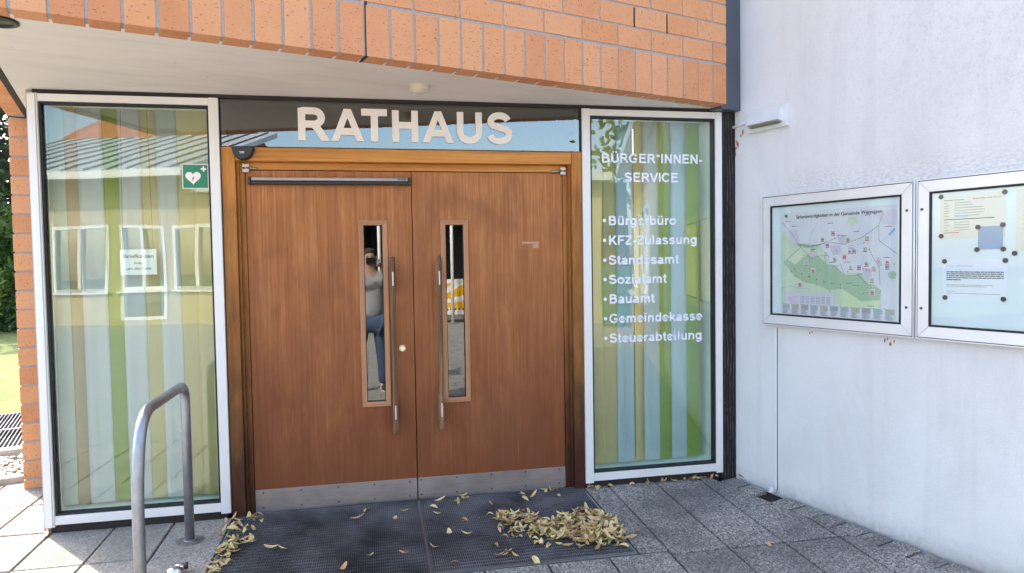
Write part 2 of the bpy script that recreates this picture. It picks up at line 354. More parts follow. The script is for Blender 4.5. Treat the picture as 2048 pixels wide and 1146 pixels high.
# heavy grotesque stroke letters: centre lines in cap-height units
def arc(cx, cy, rx, ry, a0, a1, n=10): return [(cx + rx * math.cos(R(a0 + (a1 - a0) * i / n)), cy + ry * math.sin(R(a0 + (a1 - a0) * i / n))) for i in range(n + 1)]
GL = {
 'R': (1.0, [[(.2, 0), (.2, 1)], [(.2, .915), (.52, .915)] + arc(.56, .71, .22, .205, 90, -90)[1:] + [(.2, .505)], [(.55, .5), (.66, .38), (.90, 0)]]),
 'A': (1.0, [[(.08, 0), (.50, 1)], [(.50, 1), (.92, 0)], [(.24, .30), (.76, .30)]]),
 'T': (.853, [[(.04, .915), (.81, .915)], [(.425, 0), (.425, .9)]]),
 'H': (1.0, [[(.19, 0), (.19, 1)], [(.81, 0), (.81, 1)], [(.2, .53), (.8, .53)]]),
 'U': (1.0, [[(.19, 1), (.19, .38)] + arc(.50, .36, .31, .27, 180, 360, 14) + [(.81, 1)]]),
 'S': (.93, [arc(.46, .71, .30, .205, 15, 180, 12) + [(.17, .66), (.24, .585), (.46, .53), (.70, .455), (.775, .38)] + arc(.46, .30, .32, .215, 10, -170, 14)]),
 'B': (1.0, [[(.2, 0), (.2, 1)], [(.2, .915), (.54, .915)] + arc(.56, .73, .20, .185, 90, -90)[1:] + [(.2, .545)], [(.5, .545)] + arc(.58, .315, .235, .23, 90, -90)[1:] + [(.2, .085)]]),
 'G': (1.087, [arc(.55, .5, .42, .415, 38, 325, 22) + [(.90, .22), (.90, .46)], [(.56, .45), (.98, .45)]]),
 'C': (1.0, [arc(.52, .5, .40, .415, 40, 320, 22)]),
 'E': (.93, [[(.2, 0), (.2, 1)], [(.2, .915), (.83, .915)], [(.2, .53), (.79, .53)], [(.2, .085), (.86, .085)]]),
 'F': (.853, [[(.2, 0), (.2, 1)], [(.2, .915), (.80, .915)], [(.2, .50), (.72, .50)]]),
 'I': (.388, [[(.19, 0), (.19, 1)]]),
 'N': (1.0, [[(.19, 0), (.19, 1)], [(.81, 0), (.81, 1)], [(.22, .95), (.78, .05)]]),
 'V': (.93, [[(.08, 1), (.46, 0)], [(.46, 0), (.85, 1)]]),
 'K': (1.0, [[(.2, 0), (.2, 1)], [(.27, .38), (.84, 1)], [(.46, .58), (.90, 0)]]),
 'Z': (.853, [[(.08, .915), (.76, .915)], [(.74, .90), (.12, .10)], [(.07, .085), (.80, .085)]]),
 '*': (.543, [[(.27, .62), (.27, 1)], [(.10, .88), (.44, .74)], [(.10, .74), (.44, .88)]]),
 '-': (.465, [[(.05, .34), (.42, .34)]]),
 'r': (.543, [[(.19, 0), (.19, .725)], [(.19, .45), (.26, .60), (.38, .645), (.52, .62)]]),
 'u': (.853, [[(.19, .725), (.19, .28)] + arc(.38, .25, .19, .17, 180, 300, 8) + [(.62, .22)], [(.66, 0), (.66, .725)]]),
 'n': (.853, [[(.19, 0), (.19, .725)], [(.22, .50)] + arc(.45, .47, .21, .175, 130, 0, 8) + [(.66, 0)]]),
 'm': (1.24, [[(.19, 0), (.19, .725)], [(.22, .50)] + arc(.42, .47, .19, .175, 130, 0, 8) + [(.61, 0)], [(.64, .50)] + arc(.84, .47, .20, .175, 130, 0, 8) + [(1.04, 0)]]),
 'g': (.853, [arc(.40, .37, .26, .28, 0, 360, 18), [(.66, .725), (.66, .0)] + arc(.40, -.02, .26, .17, 0, -160, 10)]),
 'e': (.777, [[(.12, .36), (.66, .36)] + arc(.39, .36, .27, .29, 0, 320, 18)]),
 'b': (.853, [[(.19, 0), (.19, 1)], arc(.45, .36, .25, .28, 0, 360, 18)]),
 'd': (.853, [[(.66, 0), (.66, 1)], arc(.40, .36, .25, .28, 0, 360, 18)]),
 'o': (.853, [arc(.425, .36, .30, .28, 0, 360, 18)]),
 'l': (.388, [[(.19, 0), (.19, 1)]]),
 'i': (.388, [[(.19, 0), (.19, .725)], [(.19, .84), (.19, 1)]]),
 'a': (.777, [arc(.37, .49, .23, .16, 150, 0, 10) + [(.60, .15), (.66, 0)], [(.60, .38), (.38, .34)] + arc(.31, .21, .18, .13, 80, 300, 8) + [(.52, .13), (.60, .24)]]),
 's': (.777, [arc(.38, .52, .23, .13, 20, 180, 8) + [(.18, .46), (.38, .38), (.60, .29)] + arc(.38, .21, .25, .14, 10, -165, 10)]),
 't': (.465, [[(.22, .95), (.22, .20), (.27, .09), (.43, .07)], [(.03, .66), (.42, .66)]]),
 'z': (.698, [[(.06, .65), (.62, .65)], [(.60, .64), (.10, .09)], [(.05, .08), (.65, .08)]]),
 'k': (.777, [[(.19, 0), (.19, 1)], [(.26, .28), (.64, .725)], [(.38, .42), (.70, 0)]]),
 '•': (.60, [[(.13, .48), (.37, .48)]]),
}
for a, b in (('Ü', 'U'), ('ü', 'u')):
    adv, st = GL[b]; hgt = 1.16 if a == 'Ü' else .90; w_ = .33 if a == 'Ü' else .29; cx = .5 if a == 'Ü' else .425
    GL[a] = (adv, st + [[(cx - w_ / 2, hgt - .085), (cx - w_ / 2, hgt + .085)], [(cx + w_ / 2, hgt - .085), (cx + w_ / 2, hgt + .085)]])
def ribbon(bm, pts, h, tf, layer, depth):
    P = [Vector(p) for p in pts]; closed = (P[0] - P[-1]).length < 1e-4
    if closed: P = P[:-1]
    n = len(P); L = []; Rr = []
    for i in range(n):
        a = P[(i - 1) % n] if (closed or i > 0) else None; b = P[(i + 1) % n] if (closed or i < n - 1) else None
        d1 = (P[i] - a).normalized() if a is not None else None; d2 = (b - P[i]).normalized() if b is not None else None
        d1 = d1 if d1 is not None else d2; d2 = d2 if d2 is not None else d1
        t = (d1 + d2).normalized(); nn = Vector((-t.y, t.x)); c = max(.5, t.dot(d1)); L.append(P[i] + nn * h / c); Rr.append(P[i] - nn * h / c)
    if not closed:
        for i, o_ in ((0, 1), (n - 1, n - 2)):
            d_ = P[i] - P[o_]
            if abs(P[i].y - round(P[i].y)) < 1e-6 and abs(d_.x) > 1e-4 and abs(d_.y) > .3 * abs(d_.x):
                for arr in (L, Rr): arr[i] = arr[i] + d_ * ((P[i].y - arr[i].y) / d_.y)
    f0 = [bm.verts.new(tf(p, -layer)) for p in L]; f1 = [bm.verts.new(tf(p, -layer)) for p in Rr]
    b0 = [bm.verts.new(tf(p, depth)) for p in L]; b1 = [bm.verts.new(tf(p, depth)) for p in Rr]
    rng = range(n if closed else n - 1)
    for i in rng:
        j = (i + 1) % n
        for q in ((f0[i], f0[j], f1[j], f1[i]), (b0[i], b0[j], f0[j], f0[i]), (f1[i], f1[j], b1[j], b1[i])): bm.faces.new(q)
    if not closed:
        bm.faces.new((f0[0], f1[0], b1[0], b0[0])); bm.faces.new((f0[-1], f1[-1], b1[-1], b0[-1]))
def glyph(bm, ch, x, z, y, capx, capz, h=.1, depth=.001):
    adv, st = GL[ch]; k = 0
    for s_ in st:
        k += 1
        hh = {'*': .055, '•': .12}.get(ch, h)
        ribbon(bm, s_, hh, lambda p, l: (x + p[0] * capx, y + l, z + p[1] * capz), .00012 * k, depth)
    return adv * capx
def line_text(name, body, x0, x1, z, y, cap, mat, parent, h=.095):
    tot = sum(GL[c][0] for c in body if c != ' ') - .2; capx = (x1 - x0) / tot; bm = bmesh.new(); x = x0 - .1 * capx
    for c in body: x += glyph(bm, c, x, z, y, capx, cap, h)
    mb = MB.__new__(MB); mb.bm = bm; return mb.build(name, mat, parent)

# ================================================================== GROUND
mb = MB()
ys = [-70, -5, -4, -3, -2, -1, 0, 1, 1.8, 10, 70]
for a, b in zip(ys, ys[1:]):
    mb.quad((-70, a, gz(a) - .045), (70, a, gz(a) - .045), (70, b, gz(b) - .045), (-70, b, gz(b) - .045))
tag(mb.build('ground', DIRT), kind='structure')
# far paving of the square (behind the camera) as a sheet
mb = MB()
ys = [-40, -5, -4, -3, -2.34]
for a, b in zip(ys, ys[1:]): mb.quad((-30, a, gz(a)), (14, a, gz(a)), (14, b, gz(b)), (-30, b, gz(b)))
mb.quad((-30, -2.34, gz(-2.34)), (-3.8, -2.34, gz(-2.34)), (-3.8, -1, gz(-1)), (-30, -1, gz(-1)))
tag(mb.build('square_paving', BLOCKPAVE), kind='structure')
pave = bpy.data.objects.new('pavement', bpy.data.meshes.new('pavement')); COL.objects.link(pave); tag(pave, kind='structure')
bmp = MB()
for a, b in ((-2.34, -1), (-1, 0), (0, 1.2)):
    bmp.quad((-3.8, a, gz(a) - .03), (3.4, a, gz(a) - .03), (3.4, b, gz(b) - .03), (-3.8, b, gz(b) - .03))
_me = bmp.mesh('pavement'); _me.materials.append(DIRT); pave.data = _me

def clip(poly, n, c):      # keep points with p.n <= c
    out = []
    for i in range(len(poly)):
        p, q = Vector(poly[i]), Vector(poly[(i + 1) % len(poly)]); dp, dq = p.dot(n) - c, q.dot(n) - c
        if dp <= 0: out.append(tuple(p))
        if dp * dq < 0: out.append(tuple(p + (q - p) * (dp / (dp - dq))))
    return out
def area(p): return abs(sum(p[i][0] * p[(i + 1) % len(p)][1] - p[(i + 1) % len(p)][0] * p[i][1] for i in range(len(p)))) / 2
fd2 = Vector((FD.x, FD.y)); wd2 = Vector((WD.x, WD.y))
def slab(x0, x1, y0, y1, name='paving_slab'):
    g = .0055; poly = [(x0 + g, y0 + g), (x1 - g, y0 + g), (x1 - g, y1 - g), (x0 + g, y1 - g)]
    poly = clip(poly, fd2, 2.21 - .185)                     # stops at the row of setts by the white wall
    if len(poly) < 3: return
    poly = clip(poly, -wd2, 1.66)                             # stops at the kerb of the gravel bed
    if len(poly) < 3 or area(poly) < .004: return
    cx = sum(p[0] for p in poly) / len(poly); cy = sum(p[1] for p in poly) / len(poly)
    dz = random.uniform(-.0018, .0018); tx = random.uniform(-.004, .004)
    def top(p, e=0): return gz(p[1] + cy) - gz(cy) + dz + tx * p[0] + e
    pl = [(p[0] - cx, p[1] - cy) for p in poly]
    inner = []
    for p in pl:
        d = Vector(p); inner.append(tuple(d * (1 - .005 / max(.05, d.length))))
    bm = bmesh.new(); n = len(pl)
    A = [bm.verts.new((p[0], p[1], -.03)) for p in pl]; B = [bm.verts.new((p[0], p[1], top(p, -.004))) for p in pl]; Cc = [bm.verts.new((p[0], p[1], top(p))) for p in inner]
    bm.faces.new(Cc)
    for i in range(n):
        j = (i + 1) % n; bm.faces.new((A[i], A[j], B[j], B[i])); bm.faces.new((B[i], B[j], Cc[j], Cc[i]))
    mb = MB.__new__(MB); mb.bm = bm; mb.build(name, SLAB, pave, (cx, cy, gz(cy)))
XL = [-3.49, -3.16, -2.83, -2.5, -2.17, -1.86, -1.535, -1.22, -.899]
XR = [1.247, 1.41, 1.73, 2.045, 2.37, 2.69, 3.0]
for y0, y1 in ((.95, 1.4), (.48, .95), (.02, .48), (-.44, .02), (-.925, -.44)):
    for a, b in zip(XL, XL[1:]):
        if y0 > .01 and a > -1.9: continue
        slab(a, b, y0, y1)
    if y1 <= .03:
        for i, (a, b) in enumerate(zip(XR, XR[1:])):
            if i == 0:
                if y1 > 0: slab(a, b, -.925, .03)
                continue
            slab(a, b, y0 - (.04 if y0 < -.9 else .05), y1 - (.05 if y1 < 0 else -.01))
for r_, (y0, y1) in enumerate(((-1.39, -.93), (-1.86, -1.39), (-2.33, -1.86))):
    for k in range(-13, 9):
        a = .438 + .3225 * k; off = 0
        if a > 1.3: slab(a, a + .3225, y0 - .04, y1 - .04)
        else: slab(a, a + .3225, y0, y1)
# setts along the foot of the white wall
k = 0; a = .0
while a < 3.2:
    L = random.uniform(.128, .15); P = uv(2.21 - .104, -(.7183 + a + L / 2)) ; wdt = .068 + random.uniform(-.003, .003)
    if not (.17 < a < .33):
        j = [random.uniform(-.005, .005) for _ in range(8)]
        hx, hy = wdt, L / 2 - .006
        pts = [(-hx + j[0], -hy + j[1]), (hx + j[2], -hy + j[3]), (hx + j[4], hy + j[5]), (-hx + j[6], hy + j[7])]
        dz = random.uniform(-.004, .001)
        bm = bmesh.new(); zz = lambda x, y: GS * (FD.y * x - WD.y * y)
        A = [bm.verts.new((x, y, -.03)) for x, y in pts]; B = [bm.verts.new((x, y, zz(x, y) + dz - .005)) for x, y in pts]; C_ = [bm.verts.new((x * .9, y * .9, zz(x, y) + dz)) for x, y in pts]
        bm.faces.new(C_)
        for i in range(4):
            q = (i + 1) % 4; bm.faces.new((A[i], A[q], B[q], B[i])); bm.faces.new((B[i], B[q], C_[q], C_[i]))
        m_ = MB.__new__(MB); m_.bm = bm; o = m_.build('paving_sett', SLAB, pave, (P.x, P.y, gz(P.y))); o.rotation_euler = (0, 0, T)
    a += L; k += 1
# left yard: kerb, gravel, steel grating, lawn (turned like the brick walls)
YARD = 1.66
def uvbox(name, mat, parent, u0, u1, v0, v1, z0, z1, bev=0):
    o = bx(name, mat, parent, u0, u1, v0, v1, z0, z1, bev)
    if parent is None: o.rotation_euler = (0, 0, T)
    return o
KERB = simple('kerb_concrete', c3(.42, .38, .33), .9, var=.2, scale=30, bump=.3)
for i in range(7):
    k0 = -1.72 - i * .62; o = uvbox('kerb_stone', KERB, None, k0 - .612, k0, YARD + .005, YARD + .075, -.02, .085, .006); tag(o, kind='structure')
    o = uvbox('kerb_stone', KERB, None, k0 - .612, k0, 2.50, 2.58, -.02, .095, .006); tag(o, kind='structure')
# gravel
def pebble_mesh(i):
    bm = bmesh.new(); bmesh.ops.create_icosphere(bm, subdivisions=1, radius=1)
    rs = random.Random(i)
    for v in bm.verts: v.co *= rs.uniform(.8, 1.15)
    return [v.co.copy() for v in bm.verts], [[v.index for v in f.verts] for f in bm.faces]
PB = [pebble_mesh(i) for i in range(5)]
V = []; Fc = []; MI = []
for i in range(2600):
    u = random.uniform(-4.6, -1.75); v = random.uniform(YARD + .08, 2.49); s_ = random.uniform(.011, .026)
    vs0, fs0 = random.choice(PB); rot = Matrix.Rotation(random.uniform(0, 6.3), 3, 'Z'); c0 = uv(u, v, .045 + random.uniform(-.006, .012)); b0 = len(V)
    for p in vs0:
        q = rot @ Vector((p.x * s_ * 1.3, p.y * s_, p.z * s_ * .6)); V.append(tuple(c0 + q))
    mi = random.choice((0, 0, 1, 2))
    for f in fs0: Fc.append([b0 + x for x in f]); MI.append(mi)
me = bpy.data.meshes.new('gravel'); me.from_pydata(V, [], Fc)
for c in (c3(.58, .50, .42), c3(.42, .36, .30), c3(.72, .66, .58)): me.materials.append(simple('pebble', c, .8, var=.2))
me.polygons.foreach_set('material_index', MI); tag(link('gravel', me), 'pale pebbles lying in the bed between the brick pier and the steel grating', 'gravel', kind='stuff')
o = uvbox('gravel_base', DIRT, None, -4.7, -1.75, YARD + .08, 2.5, -.02, .044); tag(o, kind='structure')
# lawn
LAWN = N('lawn_turf'); v = LAWN.coord(); LAWN.base(LAWN.ramp(LAWN.noise(v, 2.2, 6, .7), [(.3, c3(.10, .13, .025)), (.55, c3(.20, .24, .05)), (.75, c3(.34, .31, .11))])); LAWN.set(.9)
LAWN.bump(LAWN.noise(v, 60, 4), .8, .03)
mb = MB(); P = [uv(-40, 4.2), uv(-1.9, 4.2), uv(-1.9, 40), uv(-40, 40)]; mb.quad(*[(p.x, p.y, .082) for p in P]); tag(mb.build('lawn', LAWN.m), kind='structure')
V = []; Fc = []; MI = []
for i in range(11000):
    t_ = random.random() ** 1.6; u = random.uniform(-7.5, -2.6) - t_ * 4; v_ = 4.25 + t_ * 9; c0 = uv(u, v_, .08); a = random.uniform(0, 6.3); h = random.uniform(.02, .055); w_ = .006 + .004 * t_
    dx, dy = math.cos(a) * w_, math.sin(a) * w_; lx, ly = random.uniform(-.025, .025), random.uniform(-.025, .025); b0 = len(V)
    V += [(c0.x - dx, c0.y - dy, .08), (c0.x + dx, c0.y + dy, .08), (c0.x + lx, c0.y + ly, .08 + h)]; Fc.append([b0, b0 + 1, b0 + 2]); MI.append(random.choice((0, 0, 1, 2)))
me = bpy.data.meshes.new('grass'); me.from_pydata(V, [], Fc)
for c in (c3(.22, .32, .05), c3(.35, .38, .10), c3(.14, .22, .03)): me.materials.append(simple('grass_blade', c, .6, var=.2))
me.polygons.foreach_set('material_index', MI); tag(link('grass', me), 'sunlit short grass of the lawn beyond the brick pier', 'grass', kind='stuff')
# steel grating by the lawn
gr = empty('steel_grating', 'sunlit steel floor grating lying between the pebble bed and the lawn', 'grating', uv(0, 0), T)
uvbox('pit', BLACKPL, gr, -5.2, -2.1, 2.6, 4.18, .03, .045)
mb = MB()
u = -5.18
while u < -2.12: mb.box(u, u + .006, 2.62, 4.16, .055, .088); u += .03
tag(mb.build('bearing_bars', GRATE, gr), kind='stuff')
for v_ in (2.6, 3.36, 4.14): uvbox('frame_bar', GALV, gr, -5.2, -2.1, v_, v_ + .03, .05, .091)

# ================================================================== TOWN HALL (brick)
hall = empty('town_hall', 'orange speckled brick town hall with deep overhang above the entrance', 'building', (0, 0, 0), T)
VF = -.803; U0, U1 = -1.98, 2.025; ZS = 2.466
mb = MB(); mb.box(0, .24, 0, .115, -.0565, .0565, .0035); brick_me = mb.mesh('brick')
for v in brick_me.vertices: v.co.x -= .12; v.co.y -= .0575
brick_me.materials.append(BRICK)
mb = MB(); mb.box(-.0575, .0575, -.0575, .0575, -.0565, .0565, .0035); half_me = mb.mesh('half_brick'); half_me.materials.append(BRICK)
def brick(parent, u, v, z, kind='full', rot=(0, 0, 0)):
    o = bpy.data.objects.new('brick', brick_me if kind == 'full' else half_me); COL.objects.link(o); o.parent = parent
    o.location = (u, v + random.uniform(-.001, .001), z); o.rotation_euler = rot; return o
nb = 0
u = U1 - .0565
while u > U0 + .02:                                   # soldier course
    brick(hall, u, VF + .0575, ZS + .122, rot=(0, R(90), 0)); u -= .1247
for r_ in range(7):
    z = 2.718 + .0615 + .1235 * r_; u = U1
    if r_ % 2 == 0: brick(hall, u - .0575, VF + .0575, z, 'half'); u -= .125
    while u - .24 > U0 - .01:
        brick(hall, u - .12, VF + .0575, z); u -= .2497
# left cheek of the overhang: soldiers turned round the corner, run back to the pier
v_ = VF + .115 + .0625
while v_ < 1.45:
    brick(hall, U0 + .0575, v_, ZS + .122, rot=(0, R(90), 0)); v_ += .1247
# mortar bed, 5 mm behind the brick faces
mb = MB()
mb.box(U0 + .005, U1 - .004, VF + .006, VF + .112, ZS + .006, 3.6); mb.box(U0 + .005, U0 + .108, VF + .112, 1.48, ZS + .006, 2.72)
mb.build('mortar_bed', MORTAR, hall)
# open joints, dark
mb = MB()
for uu, z0, z1 in ((2.21 - .926, 2.845, 2.955), (2.21 - .674, 2.845, 2.955), (2.21 - 1.427, 2.97, 3.07), (2.21 - 1.933, 2.845, 2.955), (2.21 - 2.541, ZS + .001, 2.835)):
    mb.box(uu - .006, uu + .006, VF + .001, VF + .02, z0, z1)
mb.box(2.21 - 2.547, 2.21 - 2.535, VF + .02, VF + .11, ZS + .001, ZS + .02)
mb.build('open_joint', DARKGAP, hall)
mb = MB(); mb.box(U0, 2.02, VF, VF + .3, 3.585, 7.5); mb.box(U0, U0 + .3, VF + .31, 8, 2.73, 7.5); mb.box(U0 + .3, 2.02, 7.7, 8, 2.73, 7.5)
mb.box(U0 + .5, 2.02, VF + .31, VF + .4, 2.73, 3.58)
mb.build('upper_wall', BRICKWALL, hall)
mb = MB(); mb.box(U0 - .1, 2.3, VF - .1, 8.1, 7.52, 7.75); mb.build('roof', STEELBLUE, hall)
# soffit slab (painted) with a dark drip gap on its left edge
mb = MB(); mb.box(-1.853, 2.03, VF + .078, 6.0, ZS + .004, ZS + .25); mb.build('soffit', SOFFIT, hall)
mb = MB(); mb.box(-1.887, -1.855, VF + .12, 1.6, ZS + .002, ZS + .05); mb.build('shadow_gap', DARKGAP, hall)
mb = MB(); mb.box(2.03, 2.2075, -.752, -.35, 2.45, 7.5, .004); mb.build('corner_panel', STEELBLUE, hall)
# brick pier under the left cheek
pier = empty('brick_pier', 'slim orange brick pier left of the large left window', 'pier', uv(-1.98 + .0575, 1.483, 0), T)
for i in range(20):
    z = ZS - .0625 - .1242 * i
    o = brick(pier, random.uniform(-.0015, .0015), .12, z - .002, rot=(0, 0, R(90)))
mb = MB(); mb.box(-.050, .050, .006, .23, .0, ZS - .001); mb.build('mortar_core', MORTAR, pier)

# rooms behind the glass
def struct_box(name, mat, *a):
    o = bx(name, mat, None, *a); return tag(o, kind='structure')
o = uvbox('interior_wall_left', INWALL, None, -1.80, -1.76, .62, 4.0, .02, ZS); tag(o, kind='structure')
struct_box('interior_wall_back', INWALL, -2.45, 2.6, 2.2, 2.24, .05, ZS)
struct_box('lobby_wall_left', INDARK, -.93, -.90, .16, 2.19, .05, ZS)
struct_box('lobby_wall_right', INDARK, 1.25, 1.28, .16, 2.19, .05, ZS)
struct_box('lobby_wall_back', INDARK, -.895, 1.245, 2.12, 2.18, .05, ZS)
tag(MB().prism([(-1.90, .262), (2.35, .262), (2.35, 2.19), (-2.50, 2.19), (-1.92, .27)], .0, .045).build('interior_floor', INWALL), kind='structure')
struct_box('interior_wall_right', INWALL, 2.36, 2.4, .16, 2.19, .05, ZS)
# dark strip painted as the shade in the gap between frames and soffit
struct_box('shadow_gap_strip', DARKGAP, -1.862, 2.30, .012, .10, 2.4505, 2.4695)

# ================================================================== WINDOWS
def slats(root, items, y, z0f, z1):
    for i, (xa, xb, c, tw) in enumerate(items):
        n = 6; bm = bmesh.new(); rows = []
        yo = y + (i % 2) * .012
        for z in (z0f(xa), z0f(xa) + .055, 1.2, z1):
            row = []
            for k in range(n + 1):
                t_ = k / n; x = xa + (xb - xa) * t_
                row.append(bm.verts.new((x, yo + tw * (t_ - .5) - .006 * math.sin(math.pi * t_), z)))
            rows.append(row)
        for a_, b_ in zip(rows, rows[1:]):
            for k in range(n): bm.faces.new((a_[k], a_[k + 1], b_[k + 1], b_[k])).smooth = True
        ret = bmesh.ops.solidify(bm, geom=bm.faces[:], thickness=.0012)
        m_ = MB.__new__(MB); m_.bm = bm; m_.build('slat', FAB[c], root)
    bx('head_rail', PVC, root, items[0][0], items[-1][1], y - .02, y + .03, z1 - .005, z1 + .03)
    zb = z0f(0)

def big_window(x0, x1, gx0, gx1, name, label):
    w = empty(name, label, 'window', (0, 0, 0))
    z0, z1 = .045, 2.447; gz0, gz1 = .119, 2.392
    bx('stile', PVC, w, x0, gx0 - .012, -.002, .085, z0, z1, .003); bx('stile', PVC, w, gx1 + .012, x1, -.002, .085, z0, z1, .003)
    bx('rail', PVC, w, gx0 - .0115, gx1 + .0115, 0, .083, gz1 + .012, z1 - .002, .003); bx('rail', PVC, w, gx0 - .0115, gx1 + .0115, 0, .083, z0 + .012, gz0 - .012, .003)
    mb = MB(); g = .012
    mb.box(gx0 - g, gx0, .012, .06, gz0 - g, gz1 + g); mb.box(gx1, gx1 + g, .012, .06, gz0 - g, gz1 + g)
    mb.box(gx0, gx1, .012, .06, gz1, gz1 + g); mb.box(gx0, gx1, .012, .06, gz0 - g, gz0); mb.build('gasket', GASKET, w)
    bx('pane', GLASS, w, gx0, gx1, .030, .036, gz0, gz1)
    # reveal behind the glass
    mb = MB(); mb.box(gx0 - .03, gx1 + .03, .086, .26, gz0 - .05, gz0 - .006); mb.box(gx0 - .06, gx0 - .016, .086, .26, gz0 - .05, gz1 + .05); mb.box(gx1 + .016, gx1 + .06, .086, .26, gz0 - .05, gz1 + .05)
    mb.box(gx0 - .015, gx1 + .015, .086, .26, gz1 + .016, gz1 + .05); mb.build('reveal', MINT, w)
    bx('plinth', DARKGAP, w, x0 + .02, x1 - .02, .018, .1, -.03, z0 + .004)
    return w
lw = big_window(-1.880, -.9085, -1.823, -.974, 'large_window', 'large white framed window with coloured blinds left of the wooden doors')
bx('corner_strip', PVC, lw, -1.8805, -1.842, -.012, -.0025, .05, 2.44, .002)
rw = big_window(1.2544, 2.2147, 1.319, 2.157, 'large_window', 'large white framed window lettered in white right of the wooden doors')
bl = empty('vertical_blind', 'white green and yellow vertical slat blind behind the left window', 'blind')
slats(bl, [(-1.835, -1.735, 'mint', .01), (-1.755, -1.680, 'tan', .03), (-1.690, -1.562, 'white', .004), (-1.575, -1.465, 'green', .006), (-1.478, -1.362, 'white', .006), (-1.375, -1.265, 'yellow', .006),
           (-1.278, -1.168, 'white', .006), (-1.18, -1.068, 'yellow', .006), (-1.08, -.965, 'yellow', .006)], .118, lambda x: .132, 2.40)
bl2 = empty('vertical_blind', 'yellow pale blue and green vertical slat blind behind the right window', 'blind')
slats(bl2, [(1.315, 1.43, 'yellow', .006), (1.42, 1.527, 'yellow', .006), (1.515, 1.636, 'blue', .006), (1.64, 1.722, 'yellow', .03), (1.705, 1.818, 'blue', .006), (1.805, 1.915, 'green', .006),
            (1.90, 2.012, 'blue', .006), (1.995, 2.118, 'green', .006)], .118, lambda x: .132, 2.40)
# white lettering on the right window
for body, x0, x1, z in (('BÜRGER*INNEN-', 1.394, 2.084, 2.111), ('SERVICE', 1.549, 1.913, 1.989), ):
    line_text('lettering', body, x0, x1, z, .0285, .060, LETTERW, rw)
for body, x1, z in (('Bürgerbüro', 1.897, 1.710), ('KFZ-Zulassung', 2.045, 1.583), ('Standesamt', 1.913, 1.455), ('Sozialamt', 1.827, 1.330), ('Bauamt', 1.742, 1.203), ('Gemeindekasse', 2.078, 1.076), ('Steuerabteilung', 2.077, .948)):
    line_text('lettering', body, 1.436, x1, z, .0285, .060, LETTERW, rw)
    mb = MB(); mb.tube([(1.406, .0282, z + .030), (1.406, .0295, z + .030)], .0115, 16); mb.build('bullet', LETTERW, rw)

# transom with the word RATHAUS
tr = empty('transom_window', 'wide dark transom window carrying the cream word RATHAUS above the doors', 'window')
bx('pane', GLASSM, tr, -.9045, 1.2475, .030, .036, 2.1795, 2.4495)
mb = MB(); mb.box(-.9075, -.9045, .015, .06, 2.177, 2.45); mb.box(1.2475, 1.2530, .015, .06, 2.177, 2.45); mb.build('gasket', GASKET, tr)
RX = [(-.473, -.299), (-.283, -.100), (-.110, .041), (.072, .224), (.255, .438), (.464, .616), (.654, .805)]
for ch, (a, b) in zip('RATHAUS', RX):
    st = GL[ch][1]; xs = [p[0] for s_ in st for p in s_]
    ink0 = {'R': .1, 'A': -.02, 'T': .04, 'H': .09, 'U': .09, 'S': .06}[ch]; ink1 = {'R': 1.0, 'A': 1.02, 'T': .81, 'H': .91, 'U': .91, 'S': .88}[ch]
    cx = (b - a) / (ink1 - ink0); bm = bmesh.new(); glyph(bm, ch, a - ink0 * cx, 2.2185, .022, cx, .190, .108, .0075)
    m_ = MB.__new__(MB); m_.bm = bm; m_.build('letter', LETTER, tr)

# ================================================================== DOOR SET
df = empty('door_frame', 'orange varnished wooden door frame, weathered dark towards the ground', 'door frame')
bx('jamb', JAMBWOOD, df, -.9025, -.829, .012, .16, -.012, 2.174, .004); bx('jamb', JAMBWOOD, df, 1.186, 1.2525, .012, .16, -.012, 2.174, .004)
bx('head', RAILWOOD, df, -.8285, 1.1855, .016, .16, 2.096, 2.173, .004)
bx('stop', JAMBWOOD, df, -.828, -.788, .078, .16, -.012, 2.0955, .003); bx('stop', JAMBWOOD, df, 1.145, 1.185, .078, .16, -.012, 2.0955, .003)
mb = MB(); mb.box(-.8277, -.815, .045, .0775, -.01, 2.094, .002); mb.box(1.172, 1.1845, .045, .0775, -.01, 2.094, .002); mb.build('bead', JAMBWOOD, df)
bx('head_stop', RAILWOOD, df, -.787, 1.144, .078, .16, 2.052, 2.0945, .003)
bx('joint_seal', DARKGAP, df, -.9078, -.9030, .03, .15, .0, 2.17)
YD = .09
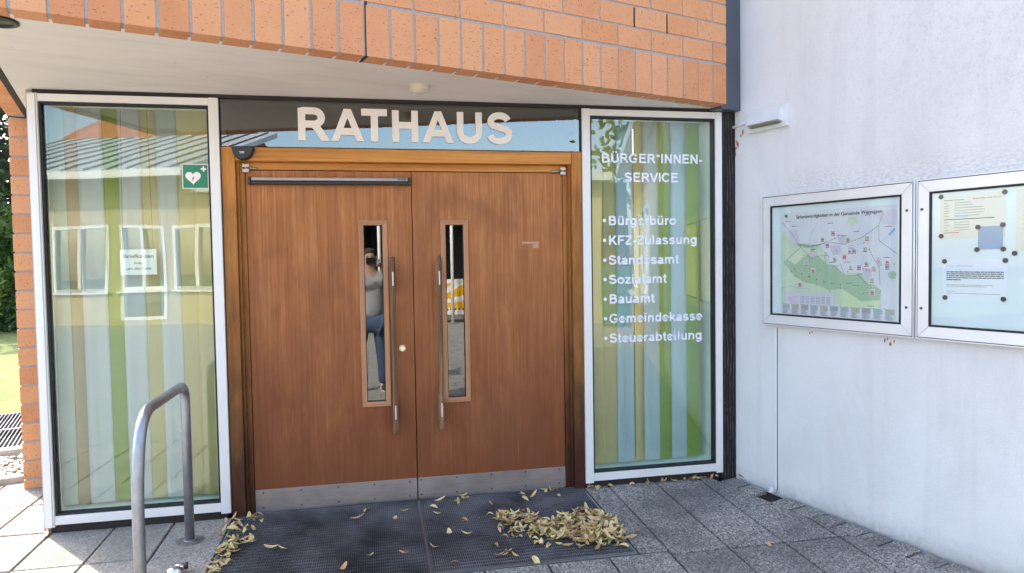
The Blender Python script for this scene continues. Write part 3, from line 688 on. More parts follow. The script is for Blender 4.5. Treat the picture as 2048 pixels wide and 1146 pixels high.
def viewer(root, x0, x1, z0, z1):
    f = .030; y0 = .078
    for nm, q in (('view_frame', ((x0, z0), (x0 + f, z0 + f), (x0 + f, z1 - f), (x0, z1))), ('view_frame', ((x1 - f, z0 + f), (x1, z0), (x1, z1), (x1 - f, z1 - f))),
                  ('view_frame', ((x0, z1), (x0 + f, z1 - f), (x1 - f, z1 - f), (x1, z1))), ('view_frame', ((x0, z0), (x1, z0), (x1 - f, z0 + f), (x0 + f, z0 + f)))):
        e = .0006; cx = sum(p[0] for p in q) / 4; cz = sum(p[1] for p in q) / 4
        pts = [(p[0] + (cx - p[0]) * .004, p[1] + (cz - p[1]) * .002) for p in q]
        mb = MB(); mb.hexa([(p[0], .12, p[1]) for p in pts] + [(p[0], y0, p[1]) for p in pts])
        horiz = abs(q[0][1] - q[3][1]) < .05 and abs(q[0][0] - q[3][0]) > .05 or abs(q[0][0] - q[1][0]) > .1
        mb.build(nm, VIEWWOODH if horiz else VIEWWOOD, root)
    pn = bx('view_pane', GLASSM, root, x0 + f - .002, x1 - f + .002, .096, .102, z0 + f - .002, z1 - f + .002)
    mb = MB(); a, b, c, d = x0 + f, x1 - f, z0 + f, z1 - f; g = .004
    mb.box(a, a + g, .086, .0955, c, d); mb.box(b - g, b, .086, .0955, c, d); mb.box(a + g, b - g, .086, .0955, c, c + g); mb.box(a + g, b - g, .086, .0955, d - g, d); mb.build('gasket', GASKET, pn)
def door(x0, x1, vx, label, hx, screws, left):
    d = empty('wooden_door', label, 'door', (0, 0, 0))
    zb, zt = .002, 2.0475; vx0, vx1 = vx; vz0, vz1 = .607, 1.752
    mb = MB(); e = .002
    mb.box(x0, vx0 + e, YD, .14, zb, zt); mb.box(vx1 - e, x1, YD, .14, zb, zt); mb.box(vx0 + e, vx1 - e, YD, .14, zb, vz0 + e); mb.box(vx0 + e, vx1 - e, YD, .14, vz1 - e, zt)
    bmesh.ops.remove_doubles(mb.bm, verts=mb.bm.verts, dist=.00001)
    # drop the internal shared faces so that the leaf reads as one board
    mb.build('leaf', DOORWOOD, d)
    viewer(d, vx0, vx1, vz0, vz1)
    kp = bx('kick_plate', KICK, d, x0 + .001, x1 - .001, .0865, YD - .0005, zb + .001, .141, .0008)
    for sx, sz in screws:
        mb = MB(); mb.tube([(sx, .0855, sz), (sx, .087, sz)], .0058, 10); mb.build('screw', SCREW, kp)
    # bow handle
    z0, z1 = .440, 1.530; pts = []; rs = []
    ts_ = [0, .002, .006, .010, .016] + [.03 + .94 * i / 20 for i in range(21)] + [.984, .990, .994, .998, 1]
    for t_ in ts_:
        z = z0 + (z1 - z0) * t_; pts.append((hx, .030 - .010 * math.sin(math.pi * t_), z))
        e_ = min(t_, 1 - t_) * (z1 - z0); rs.append(.0168 * math.sqrt(max(.02, 1 - max(0, 1 - e_ / .017) ** 2)) * (1 - .12 * math.sin(math.pi * t_)))
    hd = MB().tube(pts, .0165, 14, rs=rs).build('grab_handle', HANDLEWOOD, d)
    for zz in (1.393, .577):
        bx('insert', WHITEPLATE, hd, hx - .0038, hx + .0038, .0045, .012, zz - .042, zz + .042, .001)
        bx('handle_mount', VIEWWOOD, hd, hx - .006, hx + .006, .046, .0862, zz - .075, zz + .075, .003)
        bx('mount_plate', BRONZE, hd, hx - .015, hx + .015, .0868, .0898, zz - .082, zz + .082, .001)
    # floor pivot
    sx = x0 if left else x1; s_ = 1 if left else -1
    pa, pb = sorted((sx + s_ * .02, sx + s_ * .43)); o = bx('pivot_plate', GRATE, d, pa, pb, .045, .088, -.006, .0005)
    pa, pb = sorted((sx - s_ * .03, sx + s_ * .12)); bx('pivot_arm', GALV, d, pa, pb, .05, .075, .001, .006, .002)
    # top hinge
    if left: a, b, c = -.800, -.760, -.715
    else: a, b, c = 1.162, 1.125, 1.070
    hg = MB(); hg.box(min(a, b), max(a, b), .058, .077, 2.063, 2.085, .003); hg.box(min(a, b), max(a, b), .058, .077, 2.034, 2.055, .003); hg.tube([(b, .066, 2.060), (c, .074, 2.056)], .008, 10)
    hg.tube([((a + b) / 2, .064, 2.030), ((a + b) / 2, .064, 2.088)], .006, 10); hg.build('hinge', mk_h, d)
    return d
mk_h = simple('hinge_steel', c3(.45, .40, .34), .35, .7)
ld = door(-.7855, .178, (-.145, .028), 'left wooden entrance door with the long closer bar and round lock', .0535, [(x, z) for x in (-.740, -.520, -.302, -.085, .132) for z in (.121, .030)], True)
rd = door(.1835, 1.1415, (.354, .527), 'right wooden entrance door with a pale tape mark and no closer bar', .3355, [(x, z) for x in (.203, .427, .650, .874, 1.097) for z in (.126, .035)], False)
mb = MB(); mb.tube([(.105, .083, .960), (.105, .0895, .960)], .020, 24); lk = mb.build('lock_rosette', BRASS, ld)
mb = MB(); mb.tube([(.105, .077, .960), (.105, .083, .960)], .0095, 18); mb.box(.1035, .1065, .0760, .0768, .954, .966); mb.build('key_cylinder', CHROME, lk)
# closer bar
mb = MB(); mb.box(-.752, .160, .045, .088, 1.962, 1.985, .006); cb_ = mb.build('closer_bar', DARKMET, ld)
bx('closer_top_strip', BRONZE, cb_, -.750, .158, .050, .087, 1.9855, 2.005, .003)
for a, b in ((-.766, -.7525), (.1605, .174)): bx('end_cap', BLACKPL, cb_, a, b, .043, .089, 1.960, 2.008, .005)
mb = MB()
for i in range(6): mb.box(.098 + i * .009, .1045 + i * .009, .0492, .0498, 1.993, 2.000)
mb.build('lettering', DARKMET, cb_)
# patch marks on the right door
TAPE = simple('tape_residue', c3(.52, .30, .19), .6, var=.15, scale=40)
mb = MB(); mb.box(.875, .985, .0893, .0899, 1.598, 1.611); mb.box(.945, .983, .0893, .0899, 1.570, 1.598); mb.build('tape_mark', TAPE, rd)
# half round motion sensor
sn = empty('motion_sensor', 'black half round motion sensor on the door frame head at top left', 'sensor', (-.779, .0, 2.168))
bm = bmesh.new(); prof = [];
for i in range(15):
    a = math.pi + math.pi * i / 14; prof.append((.062 * math.cos(a), .075 * math.sin(a)))
fr = [bm.verts.new((x * .86, -.030, z * .86 - .002)) for x, z in prof]; bk = [bm.verts.new((x, .0155, z)) for x, z in prof]; md = [bm.verts.new((x * .98, -.018, z * .98)) for x, z in prof]
for A_, B_ in ((fr, md), (md, bk)):
    for i in range(14): bm.faces.new((A_[i], A_[i + 1], B_[i + 1], B_[i])).smooth = True
bm.faces.new(fr); bm.faces.new(bk); bm.faces.new((fr[0], md[0], bk[0], bk[-1], md[-1], fr[-1]))
m_ = MB.__new__(MB); m_.bm = bm; m_.build('sensor_body', BLACKPL, sn)
mb = MB(); mb.box(-.018, .010, -.0312, -.0302, -.030, -.027); mb.box(-.014, .009, -.0312, -.0302, -.037, -.034); mb.build('lettering', LETTERW, sn)
# AED rescue sign on the left window
ae = empty('rescue_sign', 'green defibrillator sign with white heart and cross on the left window', 'sign', (-1.048, .0285, 2.0035), 0)
GREEN = simple('safety_green', c3(.012, .22, .115), .4, var=.03)
bx('border', LETTER, ae, -.0705, .0705, 0, .001, -.0705, .0705); bx('panel', GREEN, ae, -.066, .066, -.001, -.0002, -.066, .066)
hp = []
for i in range(40):
    t_ = 2 * math.pi * i / 40; hp.append((.0026 * 16 * math.sin(t_) ** 3, .0026 * (13 * math.cos(t_) - 5 * math.cos(2 * t_) - 2 * math.cos(3 * t_) - math.cos(4 * t_))))
bm = bmesh.new(); vv = [bm.verts.new((x - .012, -.0018, z - .006)) for x, z in hp]; bm.faces.new(vv); m_ = MB.__new__(MB); m_.bm = bm; m_.build('heart', LETTER, ae)
mb = MB(); mb.box(.030, .060, -.002, -.0012, .038, .047); mb.box(.0405, .0495, -.00215, -.00135, .0275, .0575); mb.build('cross', LETTER, ae)
bm = bmesh.new(); bolt = [(.004, .018), (-.013, -.008), (-.003, -.006), (-.011, -.028), (-.012, -.028), (.009, .0), (-.001, -.001), (.010, .018)]
vv = [bm.verts.new((x - .012, -.0024, z)) for x, z in [(.004, -.001), (-.008, -.016), (-.002, -.015), (-.007, -.030), (.007, -.011), (.001, -.012), (.009, -.001)]]; bm.faces.new(vv); m_ = MB.__new__(MB); m_.bm = bm; m_.build('flash', GREEN, ae)
# hanging sign Briefkasten
INK = simple('dark_ink', c3(.03, .03, .035), .6)
hs = empty('hanging_sign', 'small white sign hanging on cords inside the left window', 'sign', (-1.371, .050, 1.518))
bx('board', simple('sign_board', c3(.80, .84, .84), .5, var=.03), hs, -.0955, .0955, 0, .003, -.072, .072, .001)
text('lettering', 'Briefkasten', -.078, .080, .024, -.0006, .021, INK, hs, .012); text('lettering', 'links', -.022, .026, -.012, -.0006, .014, INK, hs, .008); text('lettering', 'um die Ecke', -.064, .066, -.044, -.0006, .016, INK, hs, .008)
mb = MB(); mb.tube([(.079, .002, .060), (.079, .002, .075), (.062, .03, .86)], .0014, 6); mb.tube([(-.081, .002, .060), (-.081, .002, .075), (-.075, .03, .86)], .0014, 6); mb.build('cord', SCREW, hs)

# dark post between right window and white wall
dp = empty('timber_post', 'dark charred timber post between the right window and the white wall', 'post')
mb = MB(); mb.prism([(2.2165, .014), (2.318, .014), (2.29, .12), (2.2165, .12)], -.02, 2.449); mb.build('post', DARKPOST, dp)

# ceiling lamp under the soffit
cl = empty('ceiling_lamp', 'small round cream bulkhead lamp under the soffit above the word RATHAUS', 'lamp', (.21, -.345, ZS + .004))
bm = bmesh.new(); prof = [(.056, 0), (.056, -.014), (.052, -.020), (.047, -.021)]; seg = 28; rings = []
def lathe(prof, seg=28):
    bm = bmesh.new(); rings = [[bm.verts.new((r * math.cos(2 * math.pi * k / seg), r * math.sin(2 * math.pi * k / seg), z)) for k in range(seg)] for r, z in prof]
    for a_, b_ in zip(rings, rings[1:]):
        for k in range(seg): bm.faces.new((a_[k], a_[(k + 1) % seg], b_[(k + 1) % seg], b_[k])).smooth = True
    m_ = MB.__new__(MB); m_.bm = bm; return m_
lathe([(.0001, 0), (.062, 0), (.062, -.004), (.057, -.005), (.056, -.026), (.050, -.034), (.044, -.034)]).build('rim', LAMPC, cl)
lathe([(.0445, -.0335), (.042, -.036), (.030, -.040), (.0001, -.042)]).build('diffuser', simple('cream_diffuser', c3(.82, .76, .62), .25), cl)
rl = empty('ceiling_lamp', 'dark round recessed lamp in the soffit at the far left edge', 'lamp', (-1.44, -1.19, ZS + .004))
lathe([(.0001, -.001), (.085, -.001), (.085, -.006), (.070, -.008), (.066, -.002)]).build('rim', DARKMET, rl)
rl.location = (-1.50, -1.14, ZS + .004)

# ================================================================== WHITE WALL
ww = empty('rendered_wall', 'long white rendered wall with grey weathering right of the entrance', 'wall', uv(2.21, -.7183, 0), T - R(90))
# local x runs towards the camera, y into the wall
bx('plaster', RENDER, ww, -.30, 4.6, 0, .32, -.15, 7.2)
bx('joint_profile', PVC, ww, .303, .322, -.004, -.0005, .006, 1.045, .001); bx('joint_recess', DARKGAP, ww, .3225, .3265, -.0012, -.0003, .006, 1.045)
RUST = simple('exposed_red_primer', c3(.42, .15, .06), .8, var=.3, scale=60)
def flake(mb, x, z, s_):
    n = 7; pts = [(x + s_ * random.uniform(.4, 1) * math.cos(6.283 * k / n), z + s_ * 2.2 * random.uniform(.4, 1) * math.sin(6.283 * k / n)) for k in range(n)]
    c = mb.bm.verts.new((x, -.0012, z)); vv = [mb.bm.verts.new((p[0], -.0012, p[1])) for p in pts]
    for k in range(n): mb.bm.faces.new((c, vv[k], vv[(k + 1) % n]))
mb = MB()
for x, z, s_ in ((.05, 2.305, .012), (.035, 2.29, .009), (.0, 2.25, .011), (.01, 2.235, .010), (-.01, 2.215, .009), (-.018, 2.185, .011), (-.012, 2.17, .008), (.31, .02, .004), (.56, 1.03, .006), (.575, 1.035, .005), (1.03, 1.03, .008), (1.06, 1.015, .009), (1.08, 1.03, .006), (1.045, 1.04, .005)): flake(mb, x, z, s_)
mb.build('peeled_spot', RUST, ww)
# junk at the wall foot
ck = empty('metal_bracket', 'small pale metal bracket on the ground at the foot of the white wall joint', 'bracket', uv(2.17, -1.03, gz(-.29) + .002), T)
mb = MB(); mb.box(-.025, .025, -.012, .012, 0, .004, .001); mb.box(-.006, .006, -.012, .012, .004, .03, .001); mb.build('plate', LAMPW, ck)
# wall lamp
wl = empty('wall_lamp', 'white louvred wall lamp mounted high on the white wall near the corner', 'lamp', uv(2.21, -.7183, 0) + WD * .26 + Vector((0, 0, 2.358)), T - R(90))
bx('back_plate', LAMPW, wl, -.150, .158, -.028, -.0005, -.070, .068, .004)
mb = MB(); mb.hexa([(-.125, -.0285, -.040), (.130, -.0285, -.040), (.130, -.075, -.028), (-.125, -.075, -.028), (-.118, -.0285, .050), (.123, -.0285, .050), (.118, -.034, .048), (-.113, -.034, .048)]); mb.build('hood', LAMPW, wl)
mb = MB(); mb.box(-.11, .115, -.060, -.0286, -.0475, -.0405, .002); mb.build('lamp_slot', simple('dusty_olive', c3(.22, .19, .12), .7), wl)
mb = MB(); mb.tube([(-.305, -.012, -.01), (-.152, -.012, .008)], .010, 10); mb.tube([(-.30, -.012, -.03), (-.305, -.012, -.01)], .012, 10); mb.build('conduit', LAMPW, wl)

# ------------------------------------------------------------------ display cases
def dcase(x0, x1, label):
    d = empty('display_case', label, 'display case', uv(2.21, -.7183, 0) + WD * x0, T - R(90)); w_ = x1 - x0
    z0, z1 = 1.062, 1.870; f = .056; yo = -.05
    bx('housing', ALU, d, .004, w_ - .004, yo + .012, -.001, z0 + .004, z1 - .004, .003)
    def bar(q): 
        cx = sum(p[0] for p in q) / 4; cz = sum(p[1] for p in q) / 4
        pts = [(p[0] + (cx - p[0]) * .002, p[1] + (cz - p[1]) * .002) for p in q]
        mb = MB(); mb.hexa([(p[0], yo + .0115, p[1]) for p in pts] + [(p[0], yo, p[1]) for p in pts]); bmesh.ops.bevel(mb.bm, geom=[e for e in mb.bm.edges], offset=.0015, segments=1, affect='EDGES'); mb.build('frame_bar', ALU, d)
    g = .010
    bar(((g, z0 + g), (g + f, z0 + g + f), (g + f, z1 - g - f), (g, z1 - g))); bar(((w_ - g - f, z0 + g + f), (w_ - g, z0 + g), (w_ - g, z1 - g), (w_ - g - f, z1 - g - f)))
    bar(((g, z1 - g), (g + f, z1 - g - f), (w_ - g - f, z1 - g - f), (w_ - g, z1 - g))); bar(((g, z0 + g), (w_ - g, z0 + g), (w_ - g - f, z0 + g + f), (g + f, z0 + g + f)))
    mb = MB(); t = .006
    mb.box(0, w_, yo + .001, yo + .012, z1 - t, z1, .001); mb.box(0, w_, yo + .001, yo + .012, z0, z0 + t, .001); mb.box(0, t, yo + .001, yo + .012, z0 + t, z1 - t, .001); mb.box(w_ - t, w_, yo + .001, yo + .012, z0 + t, z1 - t, .001); mb.build('edge_trim', ALU, d)
    a, b, c, e = g + f, w_ - g - f, z0 + g + f, z1 - g - f; mb = MB(); t = .010
    mb.box(a, b, yo - .0005, yo + .0112, e - t, e); mb.box(a, b, yo - .0005, yo + .0112, c, c + t); mb.box(a, a + t, yo - .0005, yo + .0112, c + t, e - t); mb.box(b - t, b, yo - .0005, yo + .0112, c + t, e - t); mb.build('gasket', GASKET, d)
    mb = MB(); mb.box(.0055, w_ - .0055, yo + .0095, yo + .0114, z1 - .0085, z1 - .0055); mb.box(.0055, w_ - .0055, yo + .0095, yo + .0114, z0 + .0055, z0 + .0085); mb.box(.0055, .0085, yo + .0095, yo + .0114, z0 + .009, z1 - .009); mb.box(w_ - .0085, w_ - .0055, yo + .0095, yo + .0114, z0 + .009, z1 - .009); mb.build('groove', GASKET, d)
    bx('pane', GLASSC, d, a + .001, b - .001, yo + .003, yo + .006, c + .001, e - .001)
    bx('back_board', simple('board_white', c3(.72, .79, .80), .45, var=.03), d, a, b, yo + .0085, yo + .0117, c, e)
    return d
# hollow case: the board sits just behind the pane, papers lie between them
dc1 = dcase(.245, 1.212, 'silver display case holding the coloured sights map, on the white wall')
dc2 = dcase(1.222, 2.20, 'silver display case pinned with paper notices, nearest on the white wall')
for d, xs in ((dc1, (.93,)), (dc2, (.030,))):
    for x in xs:
        for z in (1.719, 1.2185):
            mb = MB(); mb.tube([(x, -.053, z), (x, -.0502, z)], .0072, 12); mb.build('screw', SCREW, d)
mb = MB(); mb.tube([(1.217, -.054, 1.060), (1.217, -.054, 1.872)], .0035, 8); o = mb.build('cover_strip', ALU, dc1); o.location.x = -.245
mb = None
# ------------------------------------------------------------------ map poster
MY = -.0425      # front of the board inside the case (wall frame)
SH = MY + .0008
def wallthing(name, label, cat, x, z, group=None):
    return empty(name, label, cat, uv(2.21, -.7183, 0) + WD * x + Vector((0, SH - .0013, z)) * 0 + FD * (-(-SH)) * 0 + Vector((0, 0, z)), T - R(90), group)
flat = {}
def ink(name, c):
    if name not in flat: flat[name] = simple(name, c, .6, var=.04)
    return flat[name]
mp = wallthing('map_poster', 'coloured sights map of the municipality inside the left display case', 'poster', .385, 1.135)
W_, H_ = .735, .622; Y0 = -.0418
lay = [0]
def ply(name, pts, mat, parent, layer):
    bm = bmesh.new(); vv = [bm.verts.new((p[0], Y0 - .00015 * layer, p[1])) for p in pts]; f = bm.faces.new(vv); bmesh.ops.triangulate(bm, faces=[f]); m_ = MB.__new__(MB); m_.bm = bm
    me = m_.mesh(name); me.materials.append(mat); return link(name, me, None, parent)
def rects(name, rs, mat, parent, layer):
    mb = MB(); y = Y0 - .00015 * layer
    for a, b, c, d in rs: mb.quad((a, y, c), (b, y, c), (b, y, d), (a, y, d))
    return mb.build(name, mat, parent)
def polyline(name, lines, w_, mat, parent, layer):
    bm = bmesh.new(); k = 0
    for pts in lines:
        k += 1; P = [Vector(p) for p in pts]; y = Y0 - .00015 * layer - .000004 * k; L = []
        for i, p in enumerate(P):
            t_ = (P[min(i + 1, len(P) - 1)] - P[max(i - 1, 0)]).normalized(); n = Vector((-t_.y, t_.x)) * w_ / 2; L.append((bm.verts.new((p.x + n.x, y, p.y + n.y)), bm.verts.new((p.x - n.x, y, p.y - n.y))))
        for a, b in zip(L, L[1:]): bm.faces.new((a[0], b[0], b[1], a[1]))
    m_ = MB.__new__(MB); m_.bm = bm; return m_.build(name, mat, parent)
bx('sheet', ink('map_paper', c3(.70, .70, .72)), mp, 0, W_, Y0, Y0 + .0006, 0, H_)
# photo pixels of the map crop (x 135..1185 , y 150..1100) to sheet coordinates
def mc(x, y):
    u_ = (x - 135) / 1050
    # undo the perspective of the crop: far left edge 150..1085, right edge 75..1130
    u2 = u_ * (1 + .10 * (1 - u_)); yt = 155 - 80 * u_; yb = 1068 + 62 * u_
    return (u2 * W_, H_ * (1 - (y - yt) / (yb - yt)))
def MC(l): return [mc(*p) for p in l]
LG = ink('map_field_green', c3(.60, .68, .50)); FG = ink('map_forest_green', c3(.40, .54, .36)); PK = ink('map_town_lilac', c3(.62, .56, .62)); RD = ink('map_marker_red', c3(.62, .07, .12))
BLU = ink('map_water_blue', c3(.25, .45, .68)); GRY = ink('map_line_grey', c3(.22, .24, .32)); WHT = ink('map_pale', c3(.78, .80, .80)); OL = ink('map_olive', c3(.60, .62, .30))
ply('map_print', MC([(140, 330), (170, 320), (240, 410), (300, 445), (360, 460), (520, 460), (650, 690), (900, 690), (1040, 840), (1050, 1000), (840, 985), (600, 970), (140, 970)]), LG, mp, 1)
ply('map_print', MC([(165, 600), (200, 570), (270, 620), (370, 535), (450, 560), (480, 530), (560, 610), (640, 620), (740, 720), (860, 700), (940, 790), (1050, 840), (1040, 930), (880, 945), (700, 830), (590, 850), (480, 800), (370, 780), (260, 720)]), FG, mp, 2)
ply('map_print', MC([(220, 560), (330, 465), (370, 530), (270, 618)]), ink('map_light_field', c3(.66, .73, .52)), mp, 3)
ply('map_print', MC([(700, 835), (880, 945), (1040, 930), (1020, 1010), (700, 1000)]), ink('map_light_field2', c3(.64, .74, .46)), mp, 1.5)
for q in ([(590, 450), (690, 440), (700, 520), (620, 530)], [(650, 340), (730, 350), (740, 430), (680, 430)], [(380, 520), (470, 490), (480, 540), (420, 560)], [(885, 640), (960, 650), (975, 750), (900, 760)], [(1000, 545), (1040, 550), (1060, 620), (1020, 640)], [(190, 320), (290, 300), (320, 430), (260, 440)], [(960, 140), (1180, 120), (1180, 260), (1060, 250)]):
    ply('map_print', MC(q), PK if q[0][0] not in (190, 960) else ink('map_pale_lilac', c3(.64, .60, .67)), mp, 3.5)
ply('map_print', MC([(760, 185), (830, 180), (840, 240), (790, 265), (755, 230)]), LG, mp, 3)
ply('map_print', MC([(1105, 690), (1150, 665), (1182, 690), (1170, 740), (1120, 735)]), FG, mp, 3); ply('map_print', MC([(415, 440), (455, 430), (450, 520), (415, 500)]), FG, mp, 3)
polyline('map_print', [MC(l) for l in ([(145, 235), (250, 350), (300, 435), (370, 465), (500, 440), (640, 380)], [(300, 435), (420, 555), (540, 530), (560, 610)], [(160, 600), (330, 460)], [(420, 450), (600, 415), (720, 435), (880, 370), (1025, 265), (1065, 155)], [(1025, 265), (1030, 400), (1182, 515)], [(650, 640), (690, 610), (730, 715), (850, 710), (935, 800), (975, 790), (1030, 840)], [(940, 470), (990, 570), (1030, 620), (1040, 800)])], .0026, GRY, mp, 5)
polyline('map_print', [MC(l) for l in ([(480, 240), (430, 330), (400, 420)], [(870, 560), (900, 540), (880, 610)], [(960, 470), (1090, 370), (1110, 380)], [(540, 800), (560, 690), (580, 640)], [(695, 830), (710, 900), (690, 1000)], [(140, 830), (230, 810), (300, 830), (420, 835)], [(760, 450), (880, 425)])], .0018, BLU, mp, 5.5)
ply('map_print', MC([(1105, 345), (1160, 285), (1170, 300), (1118, 358)]), BLU, mp, 5)
th = []; rb = []
TH = [(527, 390), (571, 443), (558, 517), (622, 335), (757, 393), (924, 380), (772, 495), (810, 495), (908, 478), (726, 545), (638, 567), (376, 605), (440, 672), (318, 797), (782, 640), (855, 640), (921, 610), (983, 650), (1101, 588), (1101, 635), (970, 752), (972, 862)]
for i, (x, y) in enumerate(TH):
    cx, cz = mc(x, y); c = [(c3(.45, .55, .42)), c3(.55, .42, .36), c3(.66, .66, .62), c3(.42, .42, .46)][i % 4]
    rects('map_print', [(cx - .0145, cx + .0145, cz - .015, cz + .016)], WHT, mp, 6); rects('map_print', [(cx - .012, cx + .012, cz - .008, cz + .013)], ink('thumb%d' % (i % 4), c), mp, 7)
    rects('map_print', [(cx - .008, cx + .002, cz - .006, cz + .004 + .003 * (i % 3)), (cx + .003, cx + .009, cz - .006, cz + .002)], [RD, GRY, FG][i % 3], mp, 7.6)
    rb.append((cx - .0125, cx + .0125, cz - .014, cz - .0095))
rects('map_print', rb, RD, mp, 7)
rects('map_print', [(p[0] - .003, p[0] + .003, p[1] - .003, p[1] + .003) for p in MC([(240, 680), (280, 725), (345, 765), (408, 590), (408, 655), (500, 665), (475, 800), (595, 858), (690, 826), (640, 378), (675, 355), (505, 440), (540, 603), (350, 535), (585, 545), (655, 490), (755, 678), (895, 873), (922, 865), (890, 650), (920, 665), (945, 670), (1020, 580), (1030, 595), (1160, 607), (945, 475), (898, 420), (635, 633)])], RD, mp, 6.5)
# legend strip and photo columns
a, b = mc(178, 970), mc(638, 880); rects('map_print', [(a[0], b[0], a[1], b[1])], ink('map_legend', c3(.64, .61, .67)), mp, 6)
rects('map_print', [(a[0] + .11 + .035 * i, a[0] + .135 + .035 * i, a[1] + .010 + .009 * j, a[1] + .0125 + .009 * j) for i in range(6) for j in range(5)], GRY, mp, 7)
rects('map_print', [(a[0] + .005, a[0] + .095, a[1] + .006, a[1] + .052)], ink('map_legend_map', c3(.70, .60, .68)), mp, 7)
polyline('map_print', [[(a[0] + .01, a[1] + .02), (a[0] + .04, a[1] + .03), (a[0] + .06, a[1] + .045), (a[0] + .09, a[1] + .04)], [(a[0] + .02, a[1] + .045), (a[0] + .05, a[1] + .02), (a[0] + .08, a[1] + .01)]], .003, BLU, mp, 8)
rs_ = []; rs2 = []
for i in range(11):
    x0 = .014 + i * .0655
    rects('map_print', [(x0, min(W_ - .003, x0 + .052), .038, .068)], ink('map_photo%d' % (i % 3), [c3(.42, .50, .52), c3(.50, .50, .40), c3(.40, .44, .42)][i % 3]), mp, 6)
    rs_ += [(x0 + .003 * (j % 2), min(W_ - .003, x0 + random.uniform(.03, .052)), .034 - j * .0048, .0362 - j * .0048) for j in range(6)]; rs2.append((x0 - .003, x0 + .001, .066, .071))
    rs_ += [(x0 + random.uniform(0, .03), x0 + random.uniform(.03, .048), .042 + j * .006, .0432 + j * .006) for j in range(4) if x0 + .05 < W_]
rects('map_print', rs_, GRY, mp, 6.7); rects('map_print', rs2, RD, mp, 7)
def ptext(name, body, x0, x1, z, cap, mat, parent, off=0.0, layer=8): return text(name, body, x0, x1, z, Y0 - .00015 * layer, cap, mat, parent, off)
ptext('map_title', 'Sehenswürdigkeiten in der Gemeinde Wennigsen', .112, .652, .582, .0195, INK, mp, .012)
for ch, x, y in (('D', 268, 655), ('e', 335, 697), ('i', 404, 722), ('s', 470, 748), ('t', 540, 768), ('e', 615, 780), ('r', 693, 795)):
    cx, cz = mc(x, y); ptext('map_letter', ch, cx - .004, cx + .004, cz - .006, .012, INK, mp)
rects('map_print', [(mc(x, y)[0] - .018, mc(x, y)[0] + .018, mc(x, y)[1] - .002, mc(x, y)[1] + .002) for x, y in ((445, 478), (785, 467), (860, 698), (205, 228), (1095, 550), (720, 357), (930, 170), (1110, 272), (750, 592), (615, 595), (960, 985), (825, 802), (765, 782), (262, 272), (597, 245), (828, 320))], GRY, mp, 6.2)
ply('map_print', MC([(170, 175), (195, 165), (205, 185), (190, 200), (175, 190)]), ink('crest_green', c3(.05, .25, .13)), mp, 6)

# papers and magnets in the nearer case
def paper(x0, x1, z0, z1, name, label, col):
    p = wallthing(name, label, 'notice', x0, z0)
    mb = MB(); n = 8; w_, h_ = x1 - x0, z1 - z0
    V = [[mb.bm.verts.new((w_ * i / n, Y0 - .0004 * abs(math.sin(i * 1.3)), h_ * j / 4)) for i in range(n + 1)] for j in range(5)]
    for j in range(4):
        for i in range(n): mb.bm.faces.new((V[j][i], V[j][i + 1], V[j + 1][i + 1], V[j + 1][i]))
    mb.build('sheet', ink(col[0], col[1]), p); return p, w_, h_
p1, w1, h1 = paper(1.338, 1.630, 1.566, 1.777, 'paper_notice', 'cream opening hours notice with a red line, upper left in the nearer case', ('cream_sheet', c3(.74, .72, .62)))
p2, w2, h2 = paper(1.352, 1.640, 1.262, 1.466, 'paper_notice', 'white announcement sheet with bold paragraph, lower in the nearer case', ('white_sheet', c3(.78, .81, .86)))
p3, w3, h3 = paper(1.672, 1.96, 1.500, 1.780, 'paper_notice', 'cream sheet cut by the right picture edge in the nearer case', ('cream_sheet2', c3(.74, .71, .60)))
p4, w4, h4 = paper(1.513, 1.620, 1.512, 1.620, 'small_card', 'square blue grey card held by four magnets over the cream notice', ('blue_grey_card', c3(.26, .38, .54)))
p4['category'] = 'card'
for o in p4.children: o.location.y = -.0012
def bars(parent, rows, mat, layer=5): rects('text_line', rows, mat, parent, layer)
LG2 = ink('faint_ink', c3(.35, .34, .32))
text('lettering', 'Öffnungszeiten und Ansprechen', .018, .11, .186, Y0 - .0009, .0045, INK, p1, .02)
text('lettering', 'Sie benötigen einen Termin!', .150, .272, .186, Y0 - .0009, .0055, ink('red_ink', c3(.62, .04, .09)), p1, .02)
rw_ = []
for j in range(6):
    z = .172 - j * .0125; rw_.append((.018, .018 + random.uniform(.016, .026), z, z + .0028)); rw_.append((.066, .066 + random.uniform(.07, .15), z, z + .0028))
for j in range(4):
    z = .078 - j * .0125; rw_.append((.018, .018 + random.uniform(.016, .026), z, z + .0028)); rw_.append((.066, .135, z, z + .0028))
bars(p1, rw_, LG2); bars(p1, [(.018, .245, .092, .0955)], INK); bars(p1, [(.018, .09, .028, .031)], ink('red_ink', None)); bars(p1, [(.07, .13, .105, .108)], BLU)
text('lettering', 'Anträge und Bekanntmachungen', .02, .14, .170, Y0 - .0009, .0042, INK, p2)
wds = ['Auszüge der Stadtwerke', 'zwecks einer Bewilligung', 'Wasserwerk']
rng = random.Random(3); rw_ = []
for j, wl_ in enumerate((.272, .272, .272, .272, .085)):
    z = .140 - j * .0095; x = .018
    while x < wl_:
        w_ = rng.uniform(.008, .03); rw_.append((x, min(wl_, x + w_), z, z + .0046)); x += w_ + .0025
bars(p2, rw_, INK); rw_ = []
for z, wl_ in ((.078, .23), (.071, .20), (.046, .06), (.037, .26)):
    x = .018
    while x < wl_:
        w_ = rng.uniform(.006, .02); rw_.append((x, min(wl_, x + w_), z, z + .0026)); x += w_ + .002
bars(p2, rw_, LG2)
bars(p3, [(.03, .2, .24 - .02 * j, .244 - .02 * j) for j in range(8)], LG2)
mg = None; MAG = simple('magnet_plastic', c3(.018, .02, .03), .4)
